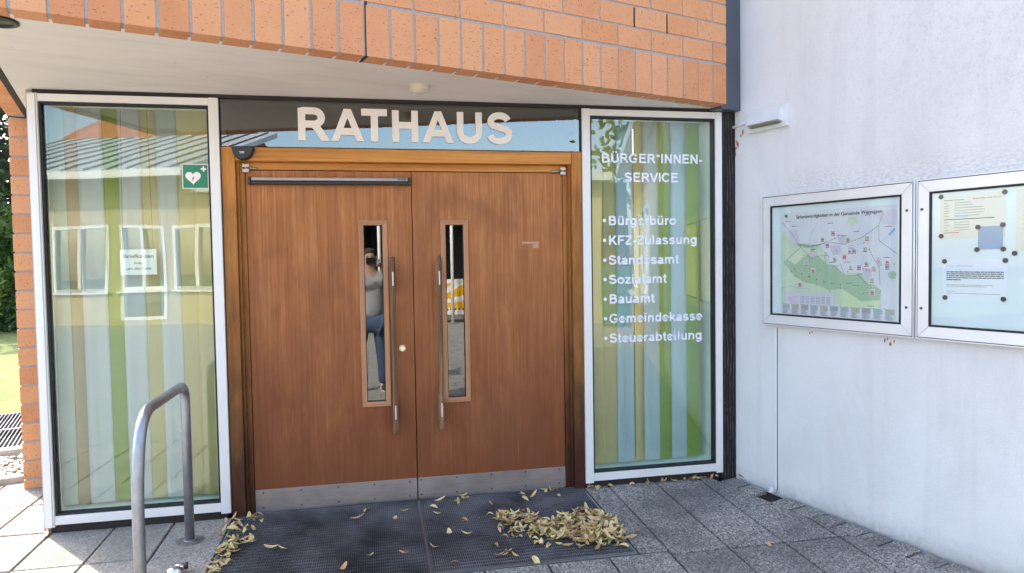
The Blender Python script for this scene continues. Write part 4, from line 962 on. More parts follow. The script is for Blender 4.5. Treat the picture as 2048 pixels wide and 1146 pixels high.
LBL = ['black round magnet at the upper left corner of the cream notice', 'black round magnet at the upper right corner of the cream notice', 'black round magnet at the lower left corner of the cream notice', 'black round magnet at the upper left corner of the blue card',
       'black round magnet at the upper right corner of the blue card', 'black round magnet at the lower left corner of the blue card', 'black round magnet at the lower right corner of the blue card', 'black round magnet at the foot of the cut off cream sheet',
       'dark round magnet at the upper left corner of the white announcement', 'black round magnet at the upper right corner of the white announcement', 'dark round magnet at the lower left corner of the white announcement', 'dark round magnet at the lower right corner of the white announcement']
for (x, z), lb in zip([[1.342, 1.774], [1.626, 1.773], [1.344, 1.581], [1.513, 1.617], [1.619, 1.623], [1.509, 1.511], [1.622, 1.511], [1.669, 1.491], [1.361, 1.456], [1.631, 1.459], [1.365, 1.278], [1.625, 1.28]], LBL):
    mb = MB(); mb.tube([(0, Y0 - .0015, 0), (0, Y0 - .0048, 0)], .0115, 16)
    if mg is None: mg = mb.mesh('magnet'); mg.materials.append(MAG)
    P = uv(2.21, -.7183, z) + WD * x; o = link('magnet', mg, None, None, P); o.rotation_euler = (0, 0, T - R(90)); tag(o, lb, 'magnet', 'round magnets in the display case')

# ================================================================== MAT GRATINGS
def mat_grating(x0, x1, y0, y1, label):
    g = empty('entrance_grating', label, 'grating'); tilt = lambda v_: gz(v_[1])
    def hb(mb, a, b, c, d, zt, zb): mb.hexa([(a, c, gz(c) + zb), (b, c, gz(c) + zb), (b, d, gz(d) + zb), (a, d, gz(d) + zb), (a, c, gz(c) + zt), (b, c, gz(c) + zt), (b, d, gz(d) + zt), (a, d, gz(d) + zt)])
    mb = MB(); x = x0 + .010
    while x < x1 - .008: hb(mb, x, x + .0032, y0 + .010, y1 - .006, -.0015, -.018); x += .0112
    y = y0 + .016
    while y < y1 - .006: hb(mb, x0 + .008, x1 - .008, y, y + .0046, .0002, -.010); y += .0335
    tag(mb.build('bar_grid', GRATE, g), kind='stuff')
    for a, b, c, d in ((x0, x1, y0, y0 + .007), (x0, x1, y1 - .005, y1), (x0, x0 + .006, y0 + .007, y1 - .005), (x1 - .006, x1, y0 + .007, y1 - .005)):
        mb = MB(); hb(mb, a, b, c, d, .002, -.03); mb.build('edge_bar', GALV if c == y0 else GRATE, g)
    return g
mat_grating(-.880, .176, -.912, .042, 'left steel foot scraper grating in front of the left door')
mat_grating(.188, 1.226, -.912, .042, 'right steel foot scraper grating heaped with fallen leaves')
mf = empty('grating_frame', 'steel frame let into the paving around both entrance gratings', 'frame')
for a, b, c, d in ((-.892, -.884, -.925, .04), (1.231, 1.239, -.925, .04), (-.884, 1.231, -.925, -.917), (.179, .185, -.917, .04)):
    mb = MB(); mb.hexa([(a, c, gz(c) - .03), (b, c, gz(c) - .03), (b, d, gz(d) - .03), (a, d, gz(d) - .03), (a, c, gz(c) + .001), (b, c, gz(c) + .001), (b, d, gz(d) + .001), (a, d, gz(d) + .001)]); mb.build('frame_bar', GALV, mf)
struct_box('threshold', DARKGAP, -.9, 1.25, .046, .30, -.04, -.004)

# ================================================================== RAIL, DOOR STOP
rail = empty('bicycle_stand', 'grey galvanised tube hoop standing on the slabs before the left window', 'bike stand', (-1.07, -.262, gz(-.262)))
zg = gz(-.262); r = .0245
def bend(p, c1, c2, n=8): return [tuple((1 - t_) ** 2 * Vector(p) + 2 * t_ * (1 - t_) * Vector(c1) + t_ ** 2 * Vector(c2)) for t_ in (i / n for i in range(n + 1))]
ZT = .855 - zg; Lr = -.80
pts = [(0, 0, 0), (0, 0, ZT - .12)] + bend((0, 0, ZT - .09), (0, -.005, ZT), (0, -.095, ZT)) + [(0, -.3, ZT)] + bend((0, Lr + .22, ZT), (0, Lr + .08, ZT), (0, Lr + .035, ZT - .16), 10) + [(0, Lr + .01, ZT - .28), (0, Lr, ZT - .4), (0, Lr, gz(-1.06) - zg - .05)]
MB().tube(pts, r, 20).build('tube', GALV, rail)
mb = MB(); mb.tube([(0, 0, -.012), (0, 0, .003)], .070, 22); mb.build('base_plate', simple('muddy_plate', c3(.20, .17, .15), .8, .2, var=.4, scale=60), rail)
mb = MB(); mb.tube([(0, 0, .002), (0, 0, .010)], .032, 18); mb.build('collar', GALV, rail)
mb = MB(); mb.tube([(0, Lr, gz(-1.06) - zg - .012), (0, Lr, gz(-1.06) - zg + .003)], .070, 22); mb.build('base_plate', simple('muddy_plate', c3(.20, .17, .15), .8, .2, var=.4, scale=60), rail)
bx('sticker', WHITEPLATE, rail, -.026, -.018, -.012, .0, .60, .614)
ds = empty('door_stop', 'chrome domed floor stop with black rubber tip at the bottom edge', 'door stop', (-1.045, -.655, gz(-.655)))
lathe([(.0001, .045), (.018, .043), (.032, .034), (.038, .018), (.038, 0)], 24).build('dome', CHROME, ds)
mb = MB(); mb.tube([(.0, .012, .030), (.040, .020, .032)], .016, 16); mb.build('arm', CHROME, ds); mb = MB(); mb.tube([(.0402, .020, .032), (.056, .0235, .033)], .0175, 16); mb.build('rubber_tip', BLACKPL, ds)

# ================================================================== LEAVES
def mk_leafmat():
    m = N('dry_leaf'); oi = m.n('ObjectInfo')
    b = m.ramp(oi.outputs['Random'], [(0, c3(.76, .60, .28)), (.2, c3(.80, .68, .32)), (.36, c3(.62, .58, .24)), (.5, c3(.82, .66, .38)), (.64, c3(.64, .38, .17)), (.8, c3(.76, .55, .30)), (.92, c3(.36, .18, .08)), (1, c3(.50, .54, .20))])
    v = m.coord((1, 1, 1), rnd=True); b = m.mix(m.math('MULTIPLY', m.noise(v, 55, 3), .35), b, c3(.50, .30, .14)); m.base(b); m.set(.65, 0, .3); m.bump(m.noise(v, 120, 3), .3, .002)
    return m.m
LEAFM = mk_leafmat()
LM = []
for i in range(9):
    rs = random.Random(100 + i); n = 7; L = rs.uniform(.045, .078); Wd = rs.uniform(.0065, .0125); cu = rs.uniform(-.9, 1.5); fold = rs.uniform(.2, .9); tw = rs.uniform(-.9, .9); sk = rs.uniform(-.3, .3)
    bm = bmesh.new(); rows = []
    for k in range(n + 1):
        t_ = k / n; x = (t_ - .5) * L; w_ = Wd * (math.sin(math.pi * min(1, t_ * 1.02 + .02)) ** .6) + .0006; zc = cu * (x / L) ** 2 * L * .9; a = tw * (t_ - .5)
        yc = sk * (x / L) ** 2 * L * 1.5
        rows.append([bm.verts.new((x, yc + s_ * w_ * math.cos(a), zc + abs(s_) * w_ * fold + s_ * w_ * math.sin(a) + .003)) for s_ in (-1, 0, 1)])
    for a_, b_ in zip(rows, rows[1:]):
        for k in range(2): bm.faces.new((a_[k], a_[k + 1], b_[k + 1], b_[k])).smooth = True
    m_ = MB.__new__(MB); m_.bm = bm; me = m_.mesh('fallen_leaf'); me.materials.append(LEAFM); LM.append(me)
leafxy = []
def inpoly(x, y, poly):
    c = False
    for i in range(len(poly)):
        (x1, y1), (x2, y2) = poly[i], poly[i - 1]
        if (y1 > y) != (y2 > y) and x < (x2 - x1) * (y - y1) / (y2 - y1) + x1: c = not c
    return c
PILE = [(.60, -.26), (.66, -.20), (.76, -.30), (.90, -.42), (1.05, -.36), (1.17, -.30), (1.22, -.42), (1.255, -.62), (1.29, -.78), (1.20, -.86), (1.02, -.83), (.84, -.80), (.70, -.70), (.60, -.60), (.58, -.42)]
CORE = [(.86, -.50), (1.06, -.40), (1.20, -.44), (1.26, -.66), (1.22, -.80), (1.02, -.78), (.84, -.70), (.76, -.58)]
def leaf_at(x, y, zoff, tilt):
    o = bpy.data.objects.new('fallen_leaf', random.choice(LM)); COL.objects.link(o); o.location = (x, y, gz(y) + zoff)
    o.rotation_euler = (random.gauss(0, tilt), random.gauss(0, tilt), random.uniform(0, 6.28)); s_ = random.uniform(.75, 1.15); o.scale = (s_, s_ * random.uniform(.8, 1.25), s_); return o
def sample(poly, n):
    out = []; xs = [p[0] for p in poly]; ys_ = [p[1] for p in poly]
    while len(out) < n:
        x, y = random.uniform(min(xs), max(xs)), random.uniform(min(ys_), max(ys_))
        if inpoly(x, y, poly): out.append((x, y))
    return out
for x, y in sample(CORE, 150): leaf = leaf_at(x, y, random.uniform(.014, .045), .38); tag(leaf, 'dry straw coloured leaf on top of the heap on the right grating', 'leaf', 'leaves heaped on the right grating')
PIL2 = [(.60, -.30), (.70, -.24), (.82, -.36), (.88, -.52), (.78, -.62), (.66, -.56), (.60, -.44)]
for x, y in sample(PILE, 60) + sample(PIL2, 45): leaf = leaf_at(x, y, random.uniform(.004, .020), .28); tag(leaf, 'dry straw coloured leaf on the spread edge of the heap', 'leaf', 'leaves spread round the heap')
# under layers of the heap, past the countable ones
V = []; Fc = []
def add_leaf(V, Fc, x, y, z, tilt):
    me = random.choice(LM); M_ = Matrix.Translation((x, y, z)) @ Matrix.Rotation(random.uniform(0, 6.28), 4, 'Z') @ Matrix.Rotation(random.gauss(0, tilt), 4, 'X') @ Matrix.Rotation(random.gauss(0, tilt), 4, 'Y') @ Matrix.Scale(random.uniform(.7, 1.1), 4)
    b0 = len(V); V += [tuple(M_ @ v_.co) for v_ in me.vertices]; Fc += [[b0 + i for i in p.vertices] for p in me.polygons]
UL = N('dry_leaf_under'); gI = UL.n('NewGeometry'); UL.base(UL.ramp(gI.outputs['Random Per Island'], [(0, c3(.62, .46, .21)), (.3, c3(.70, .58, .28)), (.6, c3(.46, .27, .12)), (.85, c3(.52, .44, .20)), (1, c3(.26, .14, .07))])); UL.set(.7, 0, .3)
for x, y in sample(CORE, 190): add_leaf(V, Fc, x, y, gz(y) + random.uniform(.002, .028), .25)
for x, y in sample(PILE, 50) + sample(PIL2, 50): add_leaf(V, Fc, x, y, gz(y) + .002, .15)
me = bpy.data.meshes.new('leaf_litter'); me.from_pydata(V, [], Fc); me.materials.append(UL.m)
tag(link('leaf_litter', me), 'under layers of dry leaves in the heap on the right grating', 'leaves', kind='stuff')
for i in range(72):        # left cluster by the jamb, along the frame of the grating
    t_ = random.random() ** .8; y = .02 - t_ * .72; x = -.87 + random.gauss(.05, .045) * (1.4 - t_) ; x = max(-.93, x)
    tag(leaf_at(x, y, random.uniform(.003, .02), .35), 'dry leaf in the drift along the left edge of the left grating', 'leaf', 'leaves drifted by the left door jamb')
for i in range(16): tag(leaf_at(random.uniform(.25, 1.15), random.uniform(-.10, .03), .006, .3), 'dry leaf lying along the foot of the right door', 'leaf', 'leaves along the right door')
for i in range(14): tag(leaf_at(random.uniform(.2, .62), random.uniform(-.85, -.12), .005, .2), 'stray leaf on the left half of the right grating', 'leaf', 'stray leaves on the right grating')
for i in range(9): tag(leaf_at(random.uniform(-.7, .15), random.uniform(-.85, -.05), .004, .2), 'stray leaf on the bare left grating', 'leaf', 'stray leaves on the left grating')
for i in range(20):
    x = random.uniform(1.27, 2.2); tag(leaf_at(x, random.uniform(-.015, .012), .004, .3), 'small brown leaf caught under the right window frame', 'leaf', 'leaves under the right window')
for x, y, l in ((1.33, -.70, 'long pale green leaf on the slab right of the heap'), (1.93, -1.02, 'curled yellow leaf on the dark slabs before the white wall'), (2.36, -.05, 'tan leaf standing against the foot of the white wall'), (2.33, -.03, 'orange leaf in the corner at the white wall foot'),
                (.70, -.90, 'flat pale yellow leaf at the front edge of the right grating'), (-1.87, -.02, 'curled brown leaf at the bottom corner of the left window'), (-2.7, 2.9, 'brown leaf lying on the sunlit steel grating')):
    o = leaf_at(x, y, .006 if y < 2 else .02, .25); tag(o, l, 'leaf')

# ================================================================== TREES
def foliage(name, parent, c, rad, n, size, mats, seed=0, flat=1.0, hollow=.3):
    rs = random.Random(seed); V = []; Fc = []; MI = []
    clumps = []
    for k in range(46):
        while True:
            d = Vector((rs.uniform(-1, 1), rs.uniform(-1, 1), rs.uniform(-1, 1)))
            if hollow < d.length < 1: break
        clumps.append((Vector(c) + Vector((d.x * rad[0], d.y * rad[1], d.z * rad[2])), rs.uniform(.18, .38) * min(rad), rs.randrange(len(mats))))
    for i in range(n):
        cc, cr, mi = clumps[i % len(clumps)]; p = cc + Vector((rs.gauss(0, .6), rs.gauss(0, .6), rs.gauss(0, .5))) * cr
        a = Vector((rs.gauss(0, 1), rs.gauss(0, 1), rs.gauss(0, 1))).normalized(); b = a.orthogonal().normalized(); s_ = size * rs.uniform(.6, 1.4); b0 = len(V)
        V += [tuple(p - a * s_), tuple(p + b * s_ * .45), tuple(p + a * s_), tuple(p - b * s_ * .45)]; Fc.append([b0, b0 + 1, b0 + 2, b0 + 3]); MI.append(mi if rs.random() < .8 else rs.randrange(len(mats)))
    me = bpy.data.meshes.new(name); me.from_pydata(V, [], Fc)
    for m_ in mats: me.materials.append(m_)
    me.polygons.foreach_set('material_index', MI); return link(name, me, None, parent)
def leafmat(name, c):
    m = N(name); m.base(c); m.set(.55, 0, .4); tr_ = m.n('BsdfTranslucent'); tr_.inputs[0].default_value = (c[0] * 1.6, c[1] * 1.6, c[2], 1); mx = m.n('MixShader'); mx.inputs[0].default_value = .35
    m.l(m.b.outputs[0], mx.inputs[1]); m.l(tr_.outputs[0], mx.inputs[2]); m.l(mx.outputs[0], m.out.inputs[0]); return m.m
LF = [leafmat('leaf_mid_green', c3(.07, .13, .02)), leafmat('leaf_light_green', c3(.13, .20, .035)), leafmat('leaf_dark_green', c3(.03, .065, .015))]
LFD = [leafmat('leaf_purple_green', c3(.045, .055, .035)), leafmat('leaf_deep_green', c3(.025, .045, .02)), LF[2]]
BARK = simple('bark', c3(.09, .07, .05), .9, var=.4, scale=20, bump=.8)
def tree(label, x, y, h, rad, mats, seed, n=5200, size=.11, low=.0):
    t_ = empty('broadleaf_tree', label, 'tree', (x, y, .06))
    rs = random.Random(seed); zc = h - rad[2] + low; mb = MB(); mb.tube([(0, 0, -.1), (.05, .02, zc * .5), (0, .05, zc), (.1, 0, h - .5)], .2, 10, rs=[.22, .17, .12, .03])
    mb.build('trunk', BARK, t_)
    for k in range(5):
        a = rs.uniform(0, 6.28); mb = MB(); mb.tube([(0, 0, zc * rs.uniform(.5, .95)), (math.cos(a) * rad[0] * .4, math.sin(a) * rad[1] * .4, zc + .2), (math.cos(a) * rad[0] * .7, math.sin(a) * rad[1] * .7, zc + rs.uniform(.2, 1))], .06, 7, rs=[.07, .045, .015]); mb.build('limb', BARK, t_)
    foliage('crown', t_, (0, 0, zc), rad, n, size, mats, seed); return t_
tree('dark tall tree behind the lawn left of the brick pier', -9.8, 16.5, 8.5, (3.0, 3.0, 3.6), LFD, 1, 9000, .13)
tree('dark broad tree farthest behind the lawn', -13.5, 20, 9.5, (3.2, 3.0, 4.3), LFD, 5, 6000, .16)
for x, y, r_, h_, lb, sd in ((-8.0, 13.2, 1.3, 1.45, 'bright green shrub in front of the dark tree', 11), (-9.6, 14.6, 1.6, 1.9, 'tall light green shrub left of the bright one', 12), (-6.4, 14.5, 1.4, 1.3, 'low green shrub at the right end of the hedge row', 13), (-11.5, 16, 1.8, 1.8, 'leafy shrub at the left end of the hedge row', 14)):
    s_ = empty('garden_shrub', lb, 'shrub', (x, y, .06)); MB().tube([(0, 0, -.1), (0, 0, h_)], .05, 8, rs=[.06, .02]).build('stem', BARK, s_)
    foliage('foliage', s_, (0, 0, h_ * .98), (r_, r_, h_ * .95), 5200, .085, LF, sd, hollow=.2)

# ================================================================== OPPOSITE SIDE (seen in the glass)
TAN = simple('ochre_render', c3(.46, .38, .23), .85, var=.08, scale=3); ROOFG = N('standing_seam'); ROOFG.base(c3(.60, .62, .62)); ROOFG.set(.45, .3)
RTILE = mk_brickwall('red_roof_tiles', c3(.42, .12, .06), c3(.52, .17, .08), c3(.25, .07, .04))
DARKIN = simple('dark_recess', c3(.03, .03, .032), .8)
VO = -13.9
ob = empty('opposite_building', 'low ochre building with white windows and grey roof facing the entrance', 'building', (0, 0, -.17), T)
def obx(name, mat, par, *a): return bx(name, mat, par, *a)
wins = [(-13.9, -12.2), (-11.9, -10.55), (-10.3, -8.8), (-8.2, -6.9)]
doorsO = [(-8.35, -7.75)]
# wall pieces round the window openings
edges = sorted([(-16, None)] + [(w_[0], w_[1]) for w_ in wins])
xs = -16; mb = MB()
for a_, b_ in sorted(wins):
    mb.box(xs, a_, VO - .3, VO, 0, 3.6); mb.box(a_, b_, VO - .3, VO, 0, .98 if a_ != -11.9 else .15); mb.box(a_, b_, VO - .3, VO, 2.78, 3.6); xs = b_
mb.box(xs, -5.8, VO - .3, VO, 0, 3.6); mb.box(-1.2, 1.5, VO - .3, VO, 0, 3.6); mb.box(-17, -16, VO - .3, VO, 0, 3.6); mb.box(-17, -9.5, VO - .29, VO - .01, 3.61, 4.1); mb.build('wall', TAN, ob)
for a_, b_ in sorted(wins):
    w_ = MB(); zl = .98 if a_ != -11.9 else .15
    for q in ((a_, a_ + .09, zl, 2.78), (b_ - .09, b_, zl, 2.78), (a_ + .09, b_ - .09, zl, zl + .09), (a_ + .09, b_ - .09, .98, 1.07), (a_ + .09, b_ - .09, 2.69, 2.78), ((a_ + b_) / 2 - .05, (a_ + b_) / 2 + .05, 1.07, 2.69)): w_.box(q[0], q[1], VO - .15, VO + .02, q[2], q[3])
    wf = w_.build('window', PVC, ob); bx('pane', FARGLASS, wf, a_ + .09, b_ - .09, VO - .1, VO - .09, zl + .09, 2.69); bx('sill', PVC, wf, a_ - .06, b_ + .06, VO - .02, VO + .1, .92, .975)
    bx('curtain', FAB['white'], wf, a_ + .09, b_ - .09, VO - .32, VO - .3, .98, 2.4)
mb = MB(); mb.hexa([(-17.4, VO + .7, 4.05), (-9.5, VO + .7, 4.05), (-9.5, VO - 5, 6.0), (-17.4, VO - 5, 6.0), (-17.4, VO + .7, 4.22), (-9.5, VO + .7, 4.22), (-9.5, VO - 5, 6.17), (-17.4, VO - 5, 6.17)]); mb.box(-9.49, 1.8, VO - 5, VO + .4, 3.62, 3.80); mb.build('roof', ROOFG.m, ob)
mb = MB()
for i in range(13): x = -17.3 + .62 * i; mb.hexa([(x, VO + .72, 4.22), (x + .04, VO + .72, 4.22), (x + .04, VO - 5, 6.17), (x, VO - 5, 6.17), (x, VO + .72, 4.26), (x + .04, VO + .72, 4.26), (x + .04, VO - 5, 6.21), (x, VO - 5, 6.21)])
tag(mb.build('roof_seams', STEELBLUE, ob), kind='stuff')
bx('gutter', PVC, ob, -17.4, -9.5, VO + .7, VO + .82, 4.0, 4.16, .02)
mb = MB(); mb.box(-5.6, -1.4, VO - 3.2, VO - 3.0, 0, 3.2); mb.box(-5.8, -5.6, VO - 3.2, VO, 0, 3.6); mb.box(-1.4, -1.2, VO - 3.2, VO, 0, 3.6); mb.box(-5.59, -1.41, VO - 3.19, VO, 3.2, 3.5); mb.box(1.5, 2.2, VO - .3, VO - .02, 0, 3.6); mb.build('passage', DARKIN, ob)
for x in (-4.32, -2.35, -1.6):
    mb = MB(); mb.tube([(x, VO + .25, 0), (x, VO + .25, 3.61)], .045, 10); mb.build('porch_post', PVC, ob)
# yellow brick part on the right with a canopy
yb = empty('yellow_wing', 'yellow brick wing with white framed windows at the end of the white wall', 'building', (0, 0, -.17), T)
mb = MB(); mb.box(3.6, 8.0, VO - .3, VO - .05, 0, 3.5)
mb.box(2.21, 2.5, -12.4, -11.9, 0, 3.6); mb.box(2.21, 2.5, -10.1, -9.5, 0, 3.6); mb.box(2.21, 2.5, -7.6, -5.34, 0, 3.6)
for a_, b_ in ((-11.9, -10.1), (-9.5, -7.6)): mb.box(2.21, 2.5, a_, b_, 0, .95); mb.box(2.21, 2.5, a_, b_, 2.6, 3.6)
mb.build('wall', YBRICK, yb)
for a_, b_ in ((-11.9, -10.1), (-9.5, -7.6)):
    w_ = MB(); w_.box(2.2, 2.3, a_, a_ + .08, .95, 2.6); w_.box(2.2, 2.3, b_ - .08, b_, .95, 2.6); w_.box(2.2, 2.3, a_ + .08, b_ - .08, .95, 1.03); w_.box(2.2, 2.3, a_ + .08, b_ - .08, 2.52, 2.6); w_.box(2.2, 2.3, (a_ + b_) / 2 - .04, (a_ + b_) / 2 + .04, 1.03, 2.52)
    wf = w_.build('window', PVC, yb); bx('pane', FARGLASS, wf, 2.25, 2.26, a_ + .08, b_ - .08, 1.03, 2.52); bx('sill', PVC, wf, 2.08, 2.199, a_ - .05, b_ + .05, .88, .945)
mb = MB(); mb.box(1.9, 8.2, -13.2, -5.35, 3.62, 3.82); mb.build('canopy', PVC, yb)
mb = MB(); mb.hexa([(3.4, VO + 1.4, 3.15), (8.2, VO + 1.4, 3.15), (8.2, VO - 3, 4.6), (3.4, VO - 3, 4.6), (3.4, VO + 1.4, 3.3), (8.2, VO + 1.4, 3.3), (8.2, VO - 3, 4.75), (3.4, VO - 3, 4.75)]); mb.build('roof', ROOFG.m, yb)
# red tiled house beyond
rh = empty('red_roofed_house', 'cream house with a red tiled roof behind the low ochre building', 'house', uv(-16.0, VO - 9, .65), T)
bx('wall', simple('cream_render', c3(.66, .60, .46), .85), rh, -2.9, 2.9, -3, 3, 0, 4.6)
mb = MB(); bm = mb.bm; A_ = [bm.verts.new(p) for p in ((-3.3, 3.5, 4.9), (3.3, 3.5, 4.9), (3.3, -3.5, 4.9), (-3.3, -3.5, 4.9), (-3.3, 0, 6.9), (3.3, 0, 6.9))]
for q in ((0, 1, 5, 4), (2, 3, 4, 5), (0, 4, 3), (1, 2, 5), (3, 2, 1, 0)): bm.faces.new([A_[i] for i in q])
rf = mb.build('roof', RTILE, rh); bx('chimney', RTILE, rf, -1, -.4, -.3, .3, 6.5, 7.7)
for x in (-1.6, 1.6):
    f_ = bx('window', PVC, rh, x - .5, x + .5, 2.95, 3.06, 2.2, 3.5); bx('pane', GASKET, f_, x - .42, x + .42, 3.065, 3.075, 2.28, 3.42)
tree('tall green tree standing behind the yellow wing', 13.0, -19.5, 10.5, (4.2, 4.0, 4.2), LF, 21, 7000, .2)
tree('green tree standing behind the ochre building', -19.5, -24, 9, (3.6, 3.4, 3.4), LF, 22, 3500, .22)
# advertising barrier
fb = empty('banner_barrier', 'white barrier banner with yellow rays standing across the square', 'barrier', (2.05, -14.0, -.175), -.02)
bx('panel', simple('banner_white', c3(.80, .80, .78), .5), fb, -1.3, .58, 0, .03, .22, 1.18, .005)
mb = MB()
for a0, a1 in ((-8, 4), (14, 28), (40, 56), (68, 84)):
    c = (-.75, .50); L = 1.35; p = [(c[0] + L * math.cos(R(a)), c[1] + L * math.sin(R(a))) for a in (a0, a1)]
    poly = clip(clip([c, p[0], p[1]], Vector((0, 1)), 1.08), Vector((1, 0)), .52)
    bm = mb.bm; bm.faces.new([bm.verts.new((q[0], .0315, q[1])) for q in poly])
mb.build('ray_print', simple('banner_yellow', c3(.85, .45, .01), .5), fb)
mb = MB()
for i in range(9): mb.box(-.55 + i * .11, -.49 + i * .11, .0316, .033, .34, .39)
mb.build('small_print', INK, fb)
for x in (-1.28, .60):
    mb = MB(); mb.tube([(x, .015, 0), (x, .015, 2.6)], .03, 10); mb.build('pole', PVC, fb)
bx('foot', BLACKPL, fb, .45, .75, -.2, .2, 0, .09); bx('foot', BLACKPL, fb, -1.43, -1.13, -.2, .2, 0, .09)
# green parcel box with red flowers
pb = empty('post_box', 'dark green box with red flowers standing in the yard opposite', 'box', uv(1.85, -13.2, -.17), T)
bx('body', simple('box_green', c3(.02, .11, .07), .5), pb, -.35, .35, -.25, .25, 0, 1.45, .02)
foliage('flowers', pb, (.1, 0, 1.6), (.3, .2, .18), 700, .05, [simple('petal_red', c3(.6, .03, .05), .6), LF[0]], 31)

# ================================================================== PERSON WITH PHONE (mirrored in the door glass)
def skinned(name, verts, edges_, radii, mat, parent, sub=2, root=0):
    me = bpy.data.meshes.new(name); me.from_pydata(verts, edges_, []); o = bpy.data.objects.new(name + '_s', me); COL.objects.link(o)
    md = o.modifiers.new('s', 'SKIN'); sk = me.skin_vertices[0].data if me.skin_vertices else None
    if sk is None:
        bm = bmesh.new(); bm.from_mesh(me); bm.verts.layers.skin.verify(); bm.to_mesh(me); bm.free(); sk = me.skin_vertices[0].data
    for i, r_ in enumerate(radii): sk[i].radius = r_ if isinstance(r_, tuple) else (r_, r_); sk[i].use_root = (i == root)
    o.modifiers.new('b', 'SUBSURF').levels = sub
    dg = bpy.context.evaluated_depsgraph_get(); m2 = bpy.data.meshes.new_from_object(o.evaluated_get(dg)); bpy.data.objects.remove(o)
    m2.materials.clear(); m2.materials.append(mat)
    for p in m2.polygons: p.use_smooth = True
    return link(name, m2, None, parent)
GZ = gz(-4.62)
pr = empty('person', 'person in grey t-shirt and blue jeans holding a phone, mirrored in the door glass', 'person', (-.10, -4.64, GZ))
SKIN = simple('skin', c3(.50, .30, .22), .55, var=.06); SHIRT = simple('grey_jersey', c3(.36, .37, .40), .9, var=.08, scale=10); JEANS = simple('blue_denim', c3(.05, .08, .15), .9, var=.3, scale=9, bump=.3, bscale=14)
# local: y+ towards the door, x+ = his right side
hz = lambda z: z
vb = [(0, 0, .98), (0, .0, 1.18), (0, .0, 1.38), (0, .0, 1.50), (0, .03, 1.57), (0, .05, 1.66), (0, .05, 1.78),
      (.17, .0, 1.46), (.24, .04, 1.24), (.20, .22, 1.42), (.135, .31, 1.60), (-.17, 0, 1.46), (-.25, .02, 1.20), (-.22, .20, 1.40), (-.10, .31, 1.56),
      (.095, .0, .92), (.12, .02, .52), (.13, -.02, .10), (-.095, 0, .92), (-.14, .04, .52), (-.10, .0, .10)]
eb = [(0, 1), (1, 2), (2, 3), (3, 4), (4, 5), (5, 6), (3, 7), (7, 8), (8, 9), (9, 10), (3, 11), (11, 12), (12, 13), (13, 14), (0, 15), (15, 16), (16, 17), (0, 18), (18, 19), (19, 20)]
rb_ = [(.15, .11), (.15, .12), (.15, .11), (.08, .07), .055, (.075, .09), (.07, .085), .06, .048, .04, .026, .06, .048, .04, .026, .085, .06, .04, .085, .06, .04]
skinned('body', vb, eb, rb_, SKIN, pr)
ts = [(0, 0, .90), (0, .015, 1.10), (0, .01, 1.32), (0, 0, 1.46), (0, .01, 1.52), (.165, 0, 1.46), (.235, .03, 1.28), (-.165, 0, 1.46), (-.24, .02, 1.27)]
skinned('t_shirt', ts, [(0, 1), (1, 2), (2, 3), (3, 4), (3, 5), (5, 6), (3, 7), (7, 8)], [(.182, .138), (.178, .140), (.178, .125), (.10, .09), (.065, .06), .078, .068, .078, .068], SHIRT, pr)
jn = [(0, 0, .92), (.1, 0, .88), (.125, .02, .52), (.135, -.01, .30), (.135, -.02, .07), (-.1, 0, .88), (-.145, .04, .52), (-.125, .02, .30), (-.105, 0, .07)]
skinned('jeans', jn, [(0, 1), (1, 2), (2, 3), (3, 4), (0, 5), (5, 6), (6, 7), (7, 8)], [(.176, .135), .105, .078, .066, .066, .105, .078, .066, .066], JEANS, pr)
mb = MB(); mb.bm.free(); mb = lathe([(.176, .885), (.181, .885), (.181, .925), (.176, .925)], 28); o = mb.build('belt', BLACKPL, pr); o.scale = (1.0, .80, 1)
SHOE = simple('dark_sneaker', c3(.03, .03, .035), .6); SOLE = simple('pale_sole', c3(.6, .57, .5), .6)
for sx, rot in ((.135, -.15), (-.115, .45)):
    s_ = skinned('shoe', [(0, -.03, .06), (0, .08, .055), (0, .19, .038)], [(0, 1), (1, 2)], [(.045, .05), (.046, .04), (.042, .025)], SHOE, pr); s_.location = (sx, 0, 0); s_.rotation_euler = (0, 0, rot)
    s2 = skinned('sole', [(0, -.05, .014), (0, .08, .014), (0, .20, .012)], [(0, 1), (1, 2)], [(.046, .012), (.05, .012), (.044, .01)], SOLE, s_)
    mb = MB()
    for k in range(3):
        y = .05 + .028 * k
        for sd in (-1, 1): mb.hexa([(sd * .040, y, .03), (sd * .050, y, .03), (sd * .050, y + .012, .03), (sd * .040, y + .012, .03), (sd * .022, y - .02, .09), (sd * .034, y - .02, .09), (sd * .034, y - .008, .09), (sd * .022, y - .008, .09)])
    mb.build('stripes', SOLE, s_)
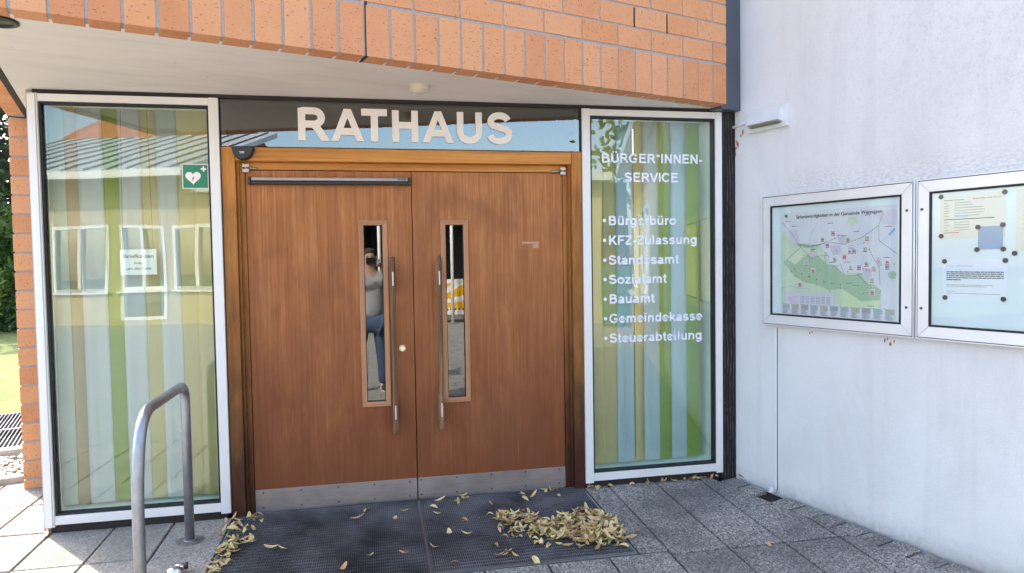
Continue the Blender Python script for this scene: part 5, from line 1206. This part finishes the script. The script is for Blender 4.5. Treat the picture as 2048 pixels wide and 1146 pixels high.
# head details: nose, ears, eyes, hair, beard
skinned('hair', [(0, -.01, 1.70), (0, .02, 1.79), (0, .075, 1.815)], [(0, 1), (1, 2)], [(.078, .08), (.084, .075), (.06, .03)], simple('brown_hair', c3(.05, .03, .02), .8, var=.3, scale=60), pr)
skinned('nose', [(0, .125, 1.72), (0, .15, 1.685)], [(0, 1)], [.010, .015], SKIN, pr)
skinned('beard', [(-.03, .105, 1.645), (0, .115, 1.635), (.03, .105, 1.645)], [(0, 1), (1, 2)], [.025, .03, .025], simple('stubble', c3(.20, .11, .08), .9), pr, root=1)
for sx in (-1, 1):
    skinned('ear', [(sx * .082, .04, 1.69), (sx * .086, .035, 1.72)], [(0, 1)], [.012, .014], SKIN, pr)
    skinned('eye', [(sx * .030, .128, 1.718), (sx * .030, .130, 1.720)], [(0, 1)], [.010, .009], simple('eye_dark', c3(.05, .04, .04), .3), pr)
    mb = MB(); mb.box(sx * .03 - .019, sx * .03 + .019, .128, .136, 1.736, 1.742, .002); mb.build('eyebrow', simple('brow', c3(.06, .035, .025), .8), pr)
# hands: palm, four curled fingers and a thumb closing on the phone
for sx in (1, -1):
    bxx = .118 * sx; hb_ = skinned('hand', [(bxx + .012 * sx, .30, 1.595), (bxx + .004 * sx, .325, 1.640)], [(0, 1)], [(.026, .018), (.034, .018)], SKIN, pr)
    for k in range(4):
        z = 1.612 + .021 * k; ln = (.9, 1.0, 1.06, .92)[k]
        skinned('finger', [(bxx, .330, z), (bxx - sx * .002, .372, z + .002), (bxx - sx * .018, .392, z + .002), (bxx - sx * .042 * ln, .3915, z)], [(0, 1), (1, 2), (2, 3)], [.010, .009, .0085, .0075], SKIN, hb_)
    skinned('thumb', [(bxx, .315, 1.60), (bxx - sx * .02, .335, 1.60), (bxx - sx * .045, .352, 1.615)], [(0, 1), (1, 2)], [.012, .011, .009], SKIN, hb_)
ph = empty('phone', 'black phone held level in both hands in front of the face', 'phone', (-.115, -4.262, 1.507))
bx('phone_case', BLACKPL, ph, -.030, .110, -.004, .004, -.037, .037, .003)
mb = MB(); mb.tube([(.051, .0042, -.007), (.051, .0056, -.007)], .011, 16); mb.build('lens', DARKMET, ph)
